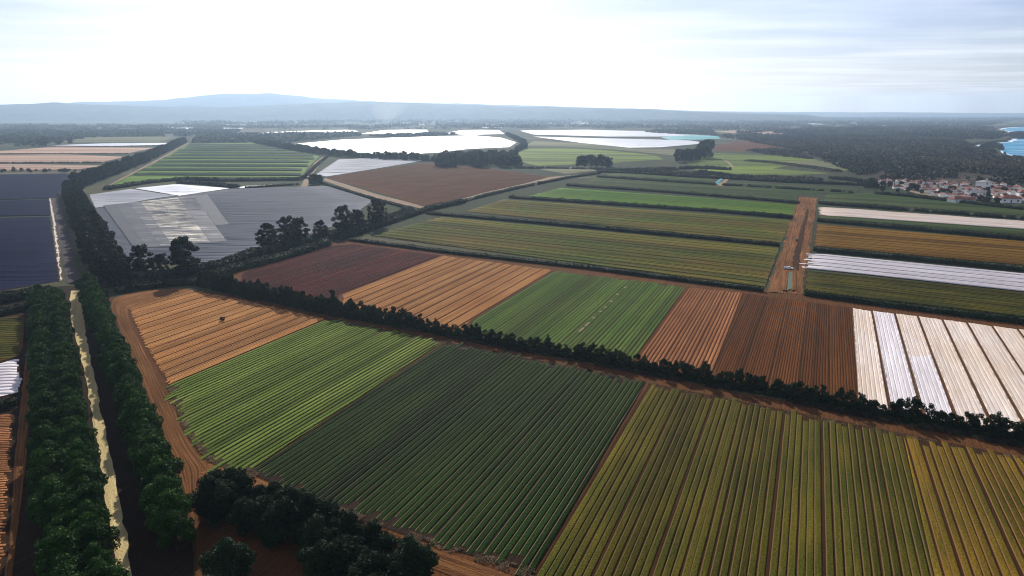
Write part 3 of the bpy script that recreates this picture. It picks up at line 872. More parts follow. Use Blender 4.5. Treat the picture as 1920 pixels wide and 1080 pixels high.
for i in range(46):
    fx, fy = rf.uniform(120, 1820), rf.choice([226.5, 229, 231.5, 234, 239])
    if fy > 238 and not (640 < fx < 980 or fx < 200): continue
    wd = rf.uniform(25, 95); hh = (fy - 212) * rf.uniform(0.02, 0.045)
    k = rf.choice(FARM)
    word = {'crop_stubble': 'pale tan', 'grass_mound': 'dull olive', 'crop_lime': 'light green', 'white_film_far': 'whitish', 'crop_grey_green': 'grey green'}[k]
    field('far_field', 'thin ' + word + ' field strip far off on the hazy plain', [(fx, fy - hh), (fx + wd, fy - hh * rf.uniform(0.6, 1.3)), (fx + wd * rf.uniform(0.85, 1.05), fy + hh), (fx - wd * 0.05, fy + hh)], rf.uniform(-15, 15),
          40, 39, 0.3, k, 'soil_pale', group=word + ' far field strips on the plain', seg=150, rag=0, prof=[(-0.5, 0, 0), (0, 1, 0), (0.5, 0, 0)])
# right-centre meadows
field('meadow', 'smooth lime green meadow in front of the silvery sheets', [(958, 292), (988, 278), (1060, 277), (1150, 283), (1230, 291), (1245, 299), (1140, 306), (1010, 311), (985, 306)], -10,
      12, 11.8, 0.2, 'crop_lime', 'soil_furrow', seg=30)
field('meadow', 'dry olive slope above the lime green meadow', [(985, 274), (1000, 264), (1100, 269), (1190, 279), (1300, 281), (1270, 292), (1160, 281), (1060, 275)], -10,
      14, 13.8, 0.2, 'grass_mound', 'soil_pale', seg=40)
field('meadow', 'reddish brown rough slope right of the tall tree pair', [(1345, 272), (1400, 262.5), (1470, 266), (1500, 276), (1450, 284), (1380, 284), (1330, 282)], -10,
      14, 13.8, 0.2, 'ploughed', 'soil_pale', seg=40)
field('meadow', 'green rough pasture with a short pale path in its middle', [(1285, 304), (1340, 287), (1450, 291), (1540, 300), (1450, 316), (1560, 325), (1420, 331), (1300, 318)], -10,
      12, 11.8, 0.2, 'crop_lime', 'soil_furrow', seg=30)
field('meadow', 'tapering grass tongue running into the dark scrub', [(1480, 296), (1560, 304), (1606, 316), (1575, 322), (1500, 312), (1440, 301)], -10,
      12, 11.8, 0.2, 'grass_mound', 'soil_furrow', seg=30)
field('meadow', 'rough dry grass patch behind the brown ploughed field', [(1010, 317), (1100, 312), (1120, 320), (1060, 326)], -10, 12, 11.8, 0.2, 'grass_mound', 'soil_furrow', seg=30)

# bottom-left plots beside the lane
field('crop_field', 'small olive crop plot at the left edge above the white covers', [(-120, 618), (0, 596), (47, 592), (42, 650), (36, 668), (0, 677), (-120, 705)], 12,
      3.0, 2.4, 0.3, 'crop_olive', 'soil_red', seg=3)
field('covered_field', 'white plastic covered beds at the left edge beside the dirt track', [(-120, 712), (0, 681), (37, 670), (40, 735), (0, 745), (-120, 775)], 12,
      3.2, 2.85, 0.5, 'white_film_clean', 'soil_dark', seg=3, prof=TUNNEL, part='film_rows', endjit=0.5)
field('ploughed_field', 'reddish ridged plot in the bottom left corner beside the dirt track', [(-140, 800), (0, 778), (26, 774), (18, 900), (12, 1030), (-20, 1140), (-200, 1200)], 12,
      1.3, 1.0, 0.25, 'crop_orange', 'soil_dark', seg=3)


# ------------------------------------------------------------------ tracks and paths
def track(name, left, right, mat, z, nacross=9, rut=0.08, rag=0.3, step=2.5, seed=1):
    Lw = np.array(GP(left)); Rw = np.array(GP(right))
    def res(P, n):
        d = np.r_[0, np.cumsum(np.hypot(*np.diff(P, axis=0).T))]
        # smooth curve through the points
        t = np.linspace(0, d[-1], n)
        q = np.stack([np.interp(t, d, P[:, 0]), np.interp(t, d, P[:, 1])], axis=1)
        for _ in range(6):
            q[1:-1] = (q[:-2] + 2 * q[1:-1] + q[2:]) / 4
        return q
    tot = np.hypot(*np.diff((Lw if len(Lw) > len(Rw) else Rw), axis=0).T).sum()
    n = max(4, int(tot / step))
    a, b = res(Lw, n), res(Rw, n)
    s = np.linspace(0, 1, nacross)
    j = vnoise(np.arange(n) * step / 5, np.zeros(n), seed, 3) * rag
    k = vnoise(np.arange(n) * step / 5, np.ones(n) * 9, seed, 3) * rag
    w = np.hypot(*(b - a).T)
    fa = -j / np.maximum(w, 1); fb = 1 + k / np.maximum(w, 1)
    ss = fa[:, None] + (fb - fa)[:, None] * s[None]
    xy = a[:, None] + (b - a)[:, None] * ss[..., None]
    dist = np.r_[0, np.cumsum(np.hypot(*np.diff((a + b) / 2, axis=0).T))]
    zz = z + rut * vnoise(ss * 7 + seed, np.repeat(dist[:, None] / 60, nacross, 1), seed, 2)
    zz[:, 0] = zz[:, -1] = z - 0.02
    V = np.concatenate([xy, zz[..., None]], axis=2).reshape(-1, 3)
    uv = np.stack([np.repeat(dist[:, None], nacross, 1), ss * np.median(w)], axis=2).reshape(-1, 2)
    me = mesh_np(name, V, grid_faces(n, nacross), M[mat], uv, smooth=True)
    if me.polygons[len(me.polygons) // 2].normal.z < 0: me.flip_normals()
    o = link(name, me); o['kind'] = 'structure'
    return o


track('lane', [(134, 545), (131, 560), (134, 600), (148, 650), (170, 760), (188, 860), (208, 1000), (220, 1090), (250, 1300)], [(150, 545), (154, 560), (155, 580), (163, 640), (188, 760), (209, 860), (236, 1000), (250, 1090), (290, 1300)], 'soil_lane', 0.0, rag=0.7, seed=2)  # sand cut to its sunlit strip; the shaded part is the dark earth sheet
track('dirt_track', [(345, 540), (290, 543), (240, 550), (212, 558), (207, 575), (225, 620), (247, 680), (275, 745), (302, 805), (330, 875), (352, 935), (362, 985), (366, 1040), (365, 1100)],
      [(355, 543), (300, 557), (262, 568), (240, 576), (238, 590), (268, 655), (310, 735), (340, 800), (362, 843), (385, 868), (408, 884), (385, 900), (380, 990), (378, 1040), (378, 1100)], 'soil_track', 0.0, 15, 0.16, seed=3)
track('dirt_track', [(392, 868), (420, 881), (470, 889), (600, 955), (720, 998), (830, 1034), (950, 1076), (1050, 1115)], [(370, 895), (400, 905), (460, 915), (600, 985), (700, 1022), (800, 1062), (900, 1100), (1000, 1140)], 'soil_track', 0.012, 11, 0.14, seed=4)
track('dirt_track', [(1437, 547), (1466, 470), (1484, 410), (1499, 369)], [(1503, 553), (1517, 472), (1529, 402), (1532, 371)], 'soil_track', 0.0, 21, 0.4, rag=1.8, seed=5)
track('trench', [(1483, 507), (1490, 470), (1505, 418), (1513, 392)], [(1496, 507), (1501, 470), (1512, 418), (1517, 392)], 'soil_dark', 0.22, 7, 0.1, rag=0.8, seed=15)  # no dug ditch: flat strip with the ditch's shade put into its soil colour
track('dirt_track', [(60, 590), (52, 640), (42, 720), (36, 780), (26, 880), (18, 1000), (5, 1120)], [(72, 590), (66, 650), (62, 740), (54, 800), (45, 900), (30, 1010), (20, 1120)], 'soil_track', 0.0, 9, 0.14, seed=6)
track('film_edge', [(92, 372), (98, 405), (104, 450), (112, 526)], [(94.5, 372), (101, 405), (107.5, 450), (116, 526)], 'white_film', 0.1, 5, 0.2, rag=1.3, step=1.5, seed=17)
track('farm_road', [(94, 372), (104, 410), (112, 460), (125, 530)], [(108, 372), (125, 420), (136, 470), (152, 535)], 'soil_grey', 0.0, 7, 0.05, seed=7)
track('path', [(603, 337), (640, 350), (700, 370), (760, 384), (790, 391)], [(611, 334), (650, 346), (710, 365), (770, 380), (797, 388)], 'soil_pale', 0.0, 5, 0.05, rag=0.8, seed=8)
track('path', [(797, 388), (850, 377), (905, 361.5), (980, 345), (1030, 332), (1100, 326)], [(812, 391), (870, 378), (930, 361.5), (1000, 346), (1050, 334), (1120, 325)], 'soil_pale', 0.0, 5, 0.05, rag=0.8, seed=9)
track('path', [(560, 360), (566, 345), (572, 332), (590, 305), (605, 294)], [(574, 360), (578, 345), (584, 332), (600, 306), (612, 294)], 'soil_pale', 0.0, 5, 0.05, rag=0.8, seed=10)
track('path', [(1352, 297), (1362, 304), (1371, 313)], [(1355, 297), (1367, 304), (1377, 313)], 'soil_pale', 0.3, 5, 0.05, rag=0.4, seed=11)
track('path', [(195, 353), (230, 334), (300, 297), (352, 268)], [(203, 351), (238, 333), (306, 297), (356, 268)], 'soil_pale', 0.9, 5, 0.05, rag=0.4, seed=12)
track('path', [(1338, 352), (1358, 337), (1362, 334)], [(1352, 352), (1366, 337), (1368, 334)], 'soil_pale', 0.15, 5, 0.05, rag=0.4, seed=13)
track('village_street', [(1690, 354), (1715, 362), (1790, 377), (1850, 384), (1920, 393)], [(1692, 352), (1718, 359), (1795, 373.5), (1850, 380), (1920, 389)], 'soil_pale', 0.0, 5, 0.03, rag=0.4, seed=14)

# ------------------------------------------------------------------ vegetation
def leaf_quads(cen, size, rng, up=0.35, outward=None):
    n = len(cen)
    nr = rng.normal(size=(n, 3))
    nr[:, 2] += up
    if outward is not None: nr += outward * 0.9
    nr /= np.linalg.norm(nr, axis=1, keepdims=True)
    t = rng.normal(size=(n, 3))
    t -= nr * (t * nr).sum(1, keepdims=True)
    t /= np.maximum(np.linalg.norm(t, axis=1, keepdims=True), 1e-6)
    b = np.cross(nr, t)
    s = (size * rng.uniform(0.6, 1.4, n))[:, None]
    q = np.stack([cen - t * s, cen - b * s * 0.55 + t * s * 0.1, cen + t * s, cen + b * s * 0.55 + t * s * 0.1], axis=1)
    f = np.arange(n * 4).reshape(n, 4)
    return q.reshape(-1, 3), f, np.repeat(rng.uniform(0, 1, n), 4)


def tube(p0, p1, r0, r1, k=6):
    p0, p1 = np.array(p0, float), np.array(p1, float)
    d = p1 - p0; d /= np.linalg.norm(d)
    a = np.cross(d, [0.31, 0.9, 0.17]); a /= np.linalg.norm(a); b = np.cross(d, a)
    an = np.linspace(0, 2 * math.pi, k, endpoint=False)
    ring = np.cos(an)[:, None] * a + np.sin(an)[:, None] * b
    v = np.concatenate([p0 + ring * r0, p1 + ring * r1])
    f = [(i, (i + 1) % k, k + (i + 1) % k, k + i) for i in range(k)]
    return v, np.array(f)


def join(parts):
    V, F, off = [], [], 0
    for v, f in parts:
        V.append(v); F.append(f + off); off += len(v)
    return np.concatenate(V), np.concatenate(F)


def crown_pts(kind, rng, n):
    """leaf centres of a crown for a tree of about unit kind size (metres)"""
    lob = []
    if kind == 'lane':
        H, Wd = 9.0, 4.4
        for i in range(40):
            a = rng.uniform(0, 2 * math.pi); r = Wd * math.sqrt(rng.uniform(0, 1)) * 0.85
            z = rng.uniform(1.8, H - 1.0) if r > 2.2 else rng.uniform(5, H)
            if z > 6: r *= max(0.2, (H + 0.8 - z) / 3.6)
            lob.append(((r * math.cos(a), r * math.sin(a), z), rng.uniform(0.9, 1.7), rng.uniform(0.8, 1.2)))
    elif kind == 'wind':
        H = 7.5
        for i in range(30):
            z = H * rng.uniform(0.05, 1) ** 1.2
            rr = 2.5 * (1 - (z / (H + 0.6)) ** 4)
            a = rng.uniform(0, 2 * math.pi); r = rr * math.sqrt(rng.uniform(0, 1))
            lob.append(((r * math.cos(a), r * math.sin(a), z), rng.uniform(0.45, 0.95), rng.uniform(1.0, 1.5)))
    elif kind == 'tall':
        H = 19.0
        for i in range(95):
            z = rng.uniform(3.0, H)
            rr = 7.0 * math.sin(math.pi * min(1, max(0.12, (z + 1.0) / (H + 2.5)))) ** 0.7
            a = rng.uniform(0, 2 * math.pi); r = rr * math.sqrt(rng.uniform(0.0, 1))
            lob.append(((r * math.cos(a), r * math.sin(a), z), rng.uniform(0.8, 1.7), rng.uniform(0.7, 1.0)))
    elif kind == 'belt':
        H = 13.0
        for i in range(34):
            z = rng.uniform(1.0, H)
            rr = 4.4 * math.sin(math.pi * min(1, max(0.2, (z + 1.5) / (H + 2.5)))) ** 0.8
            a = rng.uniform(0, 2 * math.pi); r = rr * math.sqrt(rng.uniform(0, 1))
            lob.append(((r * math.cos(a), r * math.sin(a), z), rng.uniform(1.1, 2.0), rng.uniform(0.8, 1.1)))
    elif kind == 'round':
        H = 9.0
        for i in range(44):
            z = rng.uniform(1.2, H - 1)
            rr = 4.6 * math.sqrt(max(0.05, 1 - ((z - 4.2) / 5.2) ** 2)) * 0.85
            a = rng.uniform(0, 2 * math.pi); r = rr * math.sqrt(rng.uniform(0, 1))
            lob.append(((r * math.cos(a), r * math.sin(a), z), rng.uniform(0.8, 1.6), rng.uniform(0.8, 1.0)))
    else:  # shrub
        H = 3.0
        for i in range(12):
            a = rng.uniform(0, 2 * math.pi); r = 1.3 * math.sqrt(rng.uniform(0, 1))
            z = rng.uniform(0.5, H - 0.6 - r * 0.5)
            lob.append(((r * math.cos(a), r * math.sin(a), z), rng.uniform(0.45, 0.8), rng.uniform(0.8, 1.2)))
    w = np.array([l[1] ** 2 for l in lob]); w /= w.sum()
    idx = rng.choice(len(lob), n, p=w)
    c = np.array([l[0] for l in lob])[idx]; r = np.array([l[1] for l in lob])[idx]; e = np.array([l[2] for l in lob])[idx]
    d = rng.normal(size=(n, 3)); d /= np.linalg.norm(d, axis=1, keepdims=True)
    k = rng.uniform(0.35, 1.0, n) ** 0.5
    p = c + d * (r * k)[:, None] * np.stack([np.ones(n), np.ones(n), e], axis=1)
    return p, d, lob, H


KIND = {  # leaves, leaf size, leaf material, trunk radius
    'lane': (11500, 0.235, 'leaf_lane', 0.22), 'wind': (2400, 0.27, 'leaf_wind', 0.12), 'tall': (9000, 0.42, 'leaf_dark', 0.40),
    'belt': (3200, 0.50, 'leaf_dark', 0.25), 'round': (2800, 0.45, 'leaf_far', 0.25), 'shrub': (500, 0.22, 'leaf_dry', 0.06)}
PROTO = {}


def proto(kind, var, leaf=None):
    key = (kind, var, leaf)
    if key in PROTO: return PROTO[key]
    rng = np.random.default_rng(1000 + hash((kind == 'lane') * 1 + (kind == 'wind') * 2 + (kind == 'tall') * 3 + (kind == 'belt') * 4 + (kind == 'round') * 5) * 100 + var)
    n, ls, lm, tr = KIND[kind]
    p, d, lob, H = crown_pts(kind, rng, n)
    v, f, tone = leaf_quads(p, ls, rng, 0.4, d)
    cm_ = mesh_np('crown', v, f, M[leaf or lm], attrs={'tone': tone})
    parts = []
    hx, hy = rng.normal(0, 0.3, 2) * H / 12
    mid = (hx, hy, H * 0.45); top = (hx * 1.8, hy * 1.5, H * 0.85)
    parts.append(tube((0, 0, -0.3), mid, tr, tr * 0.7)); parts.append(tube(mid, top, tr * 0.7, tr * 0.2))
    for l in lob[::3]:
        s = rng.uniform(0.25, 0.6)
        st = tuple(np.array(mid) * s / 0.45 * 0.9 if s < 0.45 else np.array(mid) + (np.array(top) - np.array(mid)) * (s - 0.45))
        parts.append(tube(st, l[0], tr * 0.4, tr * 0.1, 5))
    tv, tf = join(parts)
    tm = mesh_np('trunk', tv, tf, M['bark'])
    PROTO[key] = (cm_, tm)
    return PROTO[key]


def tree(kind, x, y, scale, name, label, group=None, cat='tree', nvar=6, leaf=None, sz=None, z=0.0):
    cm_, tm = proto(kind, random.randrange(nvar), leaf)
    e = empty(name, (x, y, z))
    e.rotation_euler = (0, 0, random.uniform(0, 6.283))
    e.scale = (scale, scale, sz or scale)
    tag(e, label, cat, group)
    link('crown', cm_, e); link('trunk', tm, e)
    return e


def along(px, spacing, jit=0.15):
    P = np.array(GP(px))
    d = np.r_[0, np.cumsum(np.hypot(*np.diff(P, axis=0).T))]
    t = np.arange(spacing * 0.4, d[-1], spacing)
    t = t + RNG.uniform(-jit, jit, len(t)) * spacing
    return np.stack([np.interp(t, d, P[:, 0]), np.interp(t, d, P[:, 1])], axis=1)


# the two rows lining the sandy lane
for x, y in along([(262, 1220), (205, 1000), (158, 770), (135, 640), (122, 562)], 5.6):
    tree('lane', x - 3.4, y - 1.6, random.uniform(0.82, 1.15), 'broadleaf_tree', 'leafy dark green tree in the inner line left of the sandy lane', 'trees left of the sandy lane')
for x, y in along([(190, 1220), (142, 1000), (112, 790), (98, 650), (90, 566)], 5.6):
    tree('lane', x - 3.4, y - 0.6, random.uniform(0.72, 1.15), 'broadleaf_tree', 'leafy dark green tree in the outer line left of the sandy lane', 'trees left of the sandy lane')
for x, y in along([(334, 1040), (300, 920), (257, 790), (205, 650), (167, 553)], 4.6):
    tree('lane', x, y, random.uniform(0.92, 1.22), 'broadleaf_tree', 'leafy dark green tree in the row between the sandy lane and the dirt track', 'trees right of the sandy lane')

# windbreak between the near and the middle block
WL = [(372, 534), (600, 584), (850, 630), (1100, 675), (1330, 717), (1600, 767), (1920, 826), (2200, 878)]
for i, (x, y) in enumerate(along(WL, 1.75)):
    g = float(vnoise(i * 0.33, 0.5, 4, 3))
    if g < -0.72: continue
    leftp = x < -40
    kindl = 'feathery dark green tree in the left half of the long windbreak between the field blocks' if leftp else 'small dark green tree in the right half of the long windbreak between the field blocks'
    tree('wind', x + random.uniform(-1.2, 1.2), y + random.uniform(-1.4, 1.4), random.uniform(0.75, 1.05) * (1.2 if leftp else 0.88) * (1 + 0.25 * g), 'windbreak_tree', kindl, 'trees of the long windbreak', sz=random.uniform(0.62, 1.05) * (1.12 if leftp else 0.78) * (1 + 0.4 * g))

# dark clump at the lower left corner of the dark green field
for line, sp in (([(400, 938), (470, 955), (600, 1010), (700, 1056), (790, 1102)], 4.3), ([(392, 968), (450, 985), (560, 1035), (660, 1082), (760, 1130)], 4.6), ([(600, 1082), (680, 1125), (740, 1160)], 5.0)):
    for x, y in along(line, sp):
        tree('lane', x + random.uniform(-1.2, 1.2), y + random.uniform(-1.2, 1.2), random.uniform(0.7, 1.15), 'broadleaf_tree', 'very dark dense tree in the clump along the lower edge of the dark green field', 'trees of the dark clump', leaf='leaf_clump')
x, y = G(432, 1100)
tree('lane', x, y, 1.05, 'broadleaf_tree', 'round separate bushy tree at the bottom edge left of the dark clump', leaf='leaf_clump')

# tall belt from the lane to the distance
for x, y in along([(196, 540), (170, 480), (150, 430), (130, 375), (128, 360)], 7.5):
    for o_ in (0, 1):
        tree('belt', x + o_ * 8 + random.uniform(-1.5, 1.5), y + o_ * 4 + random.uniform(-1.5, 1.5), random.uniform(0.85, 1.2), 'tall_tree', 'dark tall tree in the thick belt between the navy netting and the grey film', 'trees of the tall belt')
for x, y in along([(138, 356), (165, 346), (235, 320), (290, 296), (338, 272), (348, 268)], 13):
    tree('belt', x + random.uniform(-2, 2), y + random.uniform(-2, 2), random.uniform(1.15, 1.5), 'tall_tree', 'dark tree in the straight tree line running off along the striped green field', 'trees of the straight far line')
# tall open crowned trees in front of the grey film
for px, py, s, lab in [(268, 522, 0.85, 'tall dark tree left of the big spreading one before the grey film'),
                       (345, 520, 1.05, 'big spreading dark tree before the shining film patch'),
                       (302, 520, 0.6, 'smaller dark tree between two tall ones before the shining film patch'),
                       (503, 470, 0.85, 'leftmost dark tree of the group before the plain grey film'),
                       (540, 462, 0.95, 'tall dark tree second in the group before the plain grey film'),
                       (562, 458, 0.85, 'dark tree third in the group before the plain grey film'),
                       (602, 452, 0.68, 'low dark tree in the gap of the group before the grey film'),
                       (645, 438, 0.98, 'tall dark tree with a lopsided crown near the corner of the ploughed field'),
                       (670, 432, 0.75, 'dark tree leaning on the lopsided one near the ploughed field corner'),
                       (708, 425, 1.0, 'rightmost tall dark tree beside the path to the ploughed field'),
                       (228, 528, 0.7, 'dark thin tree at the end of the tall belt')]:
    x, y = G(px, py)
    tree('tall', x, y, s * 1.22, 'tall_tree', lab, sz=s * 1.12)

# distant single trees and clumps
for px, py, s, lab in [(1090, 314, 1.6, 'left one of two round dark trees on the edge of the lime green meadow'),
                       (1104, 314, 1.7, 'dark round tree left of the notch in the pair by the lime green meadow'),
                       (1122, 314, 1.7, 'dark round tree right of the notch in the pair by the lime green meadow'),
                       (1139, 314, 1.5, 'rightmost round dark tree of the pair by the lime green meadow'),
                       (1275, 304, 2.0, 'low dark tree at the left of the tree group above the green pasture'),
                       (1290, 303, 2.0, 'low dark tree in the middle of the tree group above the green pasture'),
                       (1303, 301, 1.9, 'low dark tree right of the middle of the group above the green pasture'),
                       (1321, 296, 2.9, 'tallest dark tree standing above the green pasture'),
                       (1314, 298, 2.1, 'dark tree close against the tallest one above the green pasture'),
                       (588, 346, 1.5, 'brownish bushy tree at the path crossing left of the ploughed field'),
                       (598, 344, 1.2, 'small bushy tree right of the path crossing near the ploughed field'),
                       (80, 275, 2.6, 'grey green tree in front of the far left woods'),
                       (110, 271, 1.7, 'small grey tree right of the far left woods'),
                       (132, 269, 1.7, 'lone grey tree at the end of the far left woods')]:
    x, y = G(px, py)
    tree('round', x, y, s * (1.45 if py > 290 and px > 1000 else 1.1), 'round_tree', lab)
for i in range(70):
    x, y = G(random.uniform(822, 970), random.uniform(301, 314))
    tree('round', x, y, random.uniform(1.6, 2.7), 'round_tree', 'dark tree in the dense grove between the white sheets and the ploughed field', 'trees of the dense grove')
for x, y in along([(478, 268), (540, 280), (600, 290), (680, 297), (815, 303)], 13):
    tree('round', x, y + random.uniform(-6, 10), random.uniform(1.1, 2.1), 'round_tree', 'grey green tree in the line between the striped field and the white sheets', 'trees along the white sheets')
for x, y in along([(968, 284), (985, 277), (982, 270), (965, 261), (950, 254)], 22):
    tree('round', x, y, random.uniform(1.2, 1.9), 'round_tree', 'grey green tree in the line round the right end of the white sheets', 'trees round the end of the white sheets')
for i in range(12):
    x, y = G(random.uniform(0, 160), random.uniform(319, 324))
    tree('shrub', x, y, random.uniform(1.5, 2.6), 'dry_shrub', 'reddish brown dry shrub in the ragged row above the dark netting', 'dry shrubs in a row', cat='shrub')
for i in range(14):
    x, y = G(i * 12 + random.uniform(-4, 4), random.uniform(320, 322))
    tree('shrub', x, y, random.uniform(1.2, 2.2), 'dry_shrub', 'reddish brown dry shrub in the ragged row above the dark netting', 'dry shrubs in a row', cat='shrub')
x, y = G(417, 602)
tree('shrub', x, y, 0.85, 'dry_shrub', 'lone dark rounded shrub standing in the tan brown bed field', cat='shrub')


# hedges: each one thing, one mesh of leaves round a solid core added inside to block light
def hedge(label, px, h, w, dens, leaf=0.35, mat='leaf_hedge', lump=5.0, seed=0, gap=-0.75, name='hedge', group='hedges between the fields'):
    rng = np.random.default_rng(seed + 500)
    P = np.array(GP(px))
    d = np.r_[0, np.cumsum(np.hypot(*np.diff(P, axis=0).T))]
    L = d[-1]
    n = int(L * dens)
    t = rng.uniform(0, L, n)
    x = np.interp(t, d, P[:, 0]); y = np.interp(t, d, P[:, 1])
    seg = np.clip(np.searchsorted(d, t) - 1, 0, len(P) - 2)
    dv = (P[1:] - P[:-1]) / np.maximum(np.hypot(*(P[1:] - P[:-1]).T)[:, None], 1e-6)
    nx = -dv[seg, 1]; ny = dv[seg, 0]
    hm = vnoise(t / lump, np.full(n, seed * 1.3), seed, 3)
    keep = hm > gap
    hh = h * (1 + 0.38 * hm); ww = w * 0.5 * (1 + 0.3 * vnoise(t / lump, np.full(n, seed * 1.3 + 40), seed, 2))
    an = rng.uniform(0, math.pi, n)
    rr = rng.uniform(0.45, 1.0, n) ** 0.5
    off = np.cos(an) * ww * rr
    z = np.maximum(0.1, np.abs(np.sin(an)) ** 0.7 * hh * rr)
    cen = np.stack([x + nx * off, y + ny * off, z], axis=1)[keep]
    outw = np.stack([nx * np.cos(an), ny * np.cos(an), np.sin(an)], axis=1)[keep]
    org = np.array([P[:, 0].mean(), P[:, 1].mean(), 0])
    v, f, tone = leaf_quads(cen - org, leaf, rng, 0.3, outw)
    # core
    m = max(3, int(L / 2.5)); tt = np.linspace(0.5, L - 0.5, m)
    cx = np.interp(tt, d, P[:, 0]); cy = np.interp(tt, d, P[:, 1])
    sg = np.clip(np.searchsorted(d, tt) - 1, 0, len(P) - 2)
    hm2 = vnoise(tt / lump, np.full(m, seed * 1.3), seed, 3)
    ch = np.where(hm2 > gap, h * (1 + 0.38 * hm2) * 0.72, 0.02)
    prof = [(-0.36, 0.0), (-0.33, 0.6), (0.0, 1.0), (0.33, 0.6), (0.36, 0.0)]
    cols = [np.stack([cx - dv[sg, 1] * a * w - org[0], cy + dv[sg, 0] * a * w - org[1], b * ch - 0.05], axis=1) for a, b in prof]
    cv = np.stack(cols, axis=1).reshape(-1, 3)
    cfc = grid_faces(m, 5, len(v))
    V = np.concatenate([v, cv]); F = np.concatenate([f, cfc])
    me = mesh_np(name, V, F, [M[mat]], attrs={'tone': np.r_[tone, np.zeros(len(cv))]})
    o = link(name, me, loc=tuple(org))
    tag(o, label, 'hedge', group)
    return o


hedge('dark brush filling the foot of the tree clump along the dark green field', [(398, 945), (470, 962), (600, 1018), (700, 1064), (790, 1110)], 4.5, 7, 60, 0.3, mat='leaf_clump', seed=41, name='undergrowth', group=None)
hedge('tangled undergrowth at the foot of the long windbreak between the field blocks', WL, 2.4, 4.2, 30, 0.35, mat='leaf_wind', seed=40, name='undergrowth', group=None)
hedge('dark hedge along the top of the maroon, orange and green middle row fields', [(655, 451), (850, 476), (1100, 504), (1300, 530), (1433, 547)], 2.6, 3.4, 26, seed=1)
hedge('dark hedge between the two widest band fields left of the straight dirt track', [(800, 401), (1000, 418), (1250, 441), (1463, 462)], 3.0, 4.2, 22, 0.42, seed=2)
hedge('dark hedge below the vivid green band left of the straight dirt track', [(955, 371), (1150, 384), (1350, 398), (1487, 410)], 3.4, 5, 20, 0.5, seed=3)
hedge('dark hedge above the vivid green band left of the straight dirt track', [(1062, 348), (1250, 361), (1400, 373), (1498, 382)], 3.2, 5, 16, 0.5, seed=4)
hedge('dark hedge above the dull grey green band, ending at the teal net', [(1120, 332), (1250, 341), (1342, 347)], 3.2, 6, 14, 0.6, seed=5)
hedge('broken dark hedge running right from the teal net', [(1354, 347), (1480, 355), (1600, 362)], 3.0, 6, 12, 0.6, seed=6, gap=-0.3)
hedge('long dark hedge on the far edge of the band fields', [(1120, 322), (1300, 332), (1480, 342), (1650, 349)], 4.0, 9, 14, 0.8, seed=7)
hedge('dark hedge above the white ground film, right of the straight dirt track', [(1507, 553), (1650, 573), (1800, 592), (1920, 607), (2200, 640)], 3.2, 4.0, 26, seed=8)
hedge('dark hedge between the broad white band and the golden band', [(1524, 470), (1700, 486), (1920, 508), (2200, 537)], 3.2, 4.2, 24, 0.4, seed=9)
hedge('dark hedge above the golden band right of the straight dirt track', [(1532, 415), (1700, 430), (1920, 450), (2200, 476)], 3.2, 4.6, 20, 0.45, seed=10)
hedge('lumpy dark hedge above the narrow white film band', [(1534, 382), (1640, 390), (1800, 402), (1920, 411), (2200, 434)], 3.0, 5, 16, 0.5, seed=11, gap=-0.45)
hedge('dark hedge between the village and the grey green band', [(1640, 364), (1700, 369), (1780, 378), (1850, 386), (1920, 394), (2200, 418)], 4.0, 7, 16, 0.6, seed=12)
hedge('thick hedge climbing from the maroon field to the ploughed field corner', [(632, 452), (690, 432), (760, 408), (812, 392), (870, 380)], 4.6, 7, 34, 0.5, seed=13)
hedge('thick bushy hedge below the tall trees, above the maroon field', [(400, 520), (450, 505), (520, 488), (600, 464), (615, 459)], 5.0, 8, 50, 0.5, seed=14, mat='leaf_wind', lump=9)
hedge('dark understorey hedge beneath the tall trees before the grey film', [(205, 535), (300, 526), (400, 508), (480, 480), (560, 462), (640, 442), (720, 417), (770, 398)], 6.0, 10, 60, 0.55, lump=11, seed=15, mat='leaf_dark')
hedge('low dark hedge between the tall belt and the windbreak, behind the tan field corner', [(215, 550), (280, 540), (340, 534), (390, 533)], 4.0, 5, 40, 0.4, seed=16, mat='leaf_dark')
hedge('narrow hedge left of the pale path round the ploughed field', [(590, 340), (640, 356), (700, 374), (770, 392)], 2.6, 4, 22, 0.4, seed=17)
hedge('ragged hedge along the pale path on the right of the ploughed field', [(830, 388), (900, 370), (980, 351), (1060, 335), (1125, 325)], 3.0, 6, 18, 0.5, seed=18, gap=-0.35)
hedge('dark green hedge below the striped green field', [(198, 356), (280, 343), (345, 337), (420, 340), (560, 338), (572, 334)], 4.5, 9, 16, 0.8, seed=19)
hedge('bushy thicket between the striped green field and the shining white wedge', [(335, 343), (380, 345), (430, 351), (445, 352)], 4.5, 12, 22, 0.8, seed=20)
hedge('low bush row along the far edge of the grey film', [(460, 353), (500, 350), (560, 346)], 2.6, 7, 14, 0.6, seed=21, gap=-0.3)
hedge('shrubby line beside the path at the right end of the striped green field', [(575, 330), (592, 312), (610, 297), (617, 292)], 3.5, 7, 10, 0.7, seed=22, gap=-0.4)
hedge('dark hedge below the navy netting at the left edge', [(-200, 612), (0, 566), (68, 553), (98, 548)], 4.2, 11, 80, 0.45, seed=23)
hedge('second dark hedge above the small olive plot at the left edge', [(-180, 637), (0, 590), (78, 572)], 3.2, 7.0, 60, 0.4, seed=24)
hedge('short dark hedge below the white covered beds at the left edge', [(-150, 812), (0, 765), (34, 758)], 2.5, 4.0, 50, 0.35, seed=25)
hedge('dark hedge line between the first two stubble strips', [(-150, 308), (0, 306.5), (190, 305.5)], 2.5, 8, 6, 0.9, seed=26, mat='leaf_far', gap=-0.4)
hedge('thin dark line between the two farther stubble strips', [(-150, 290), (0, 289), (240, 288.5)], 2.0, 8, 5, 0.9, seed=27, mat='leaf_far')
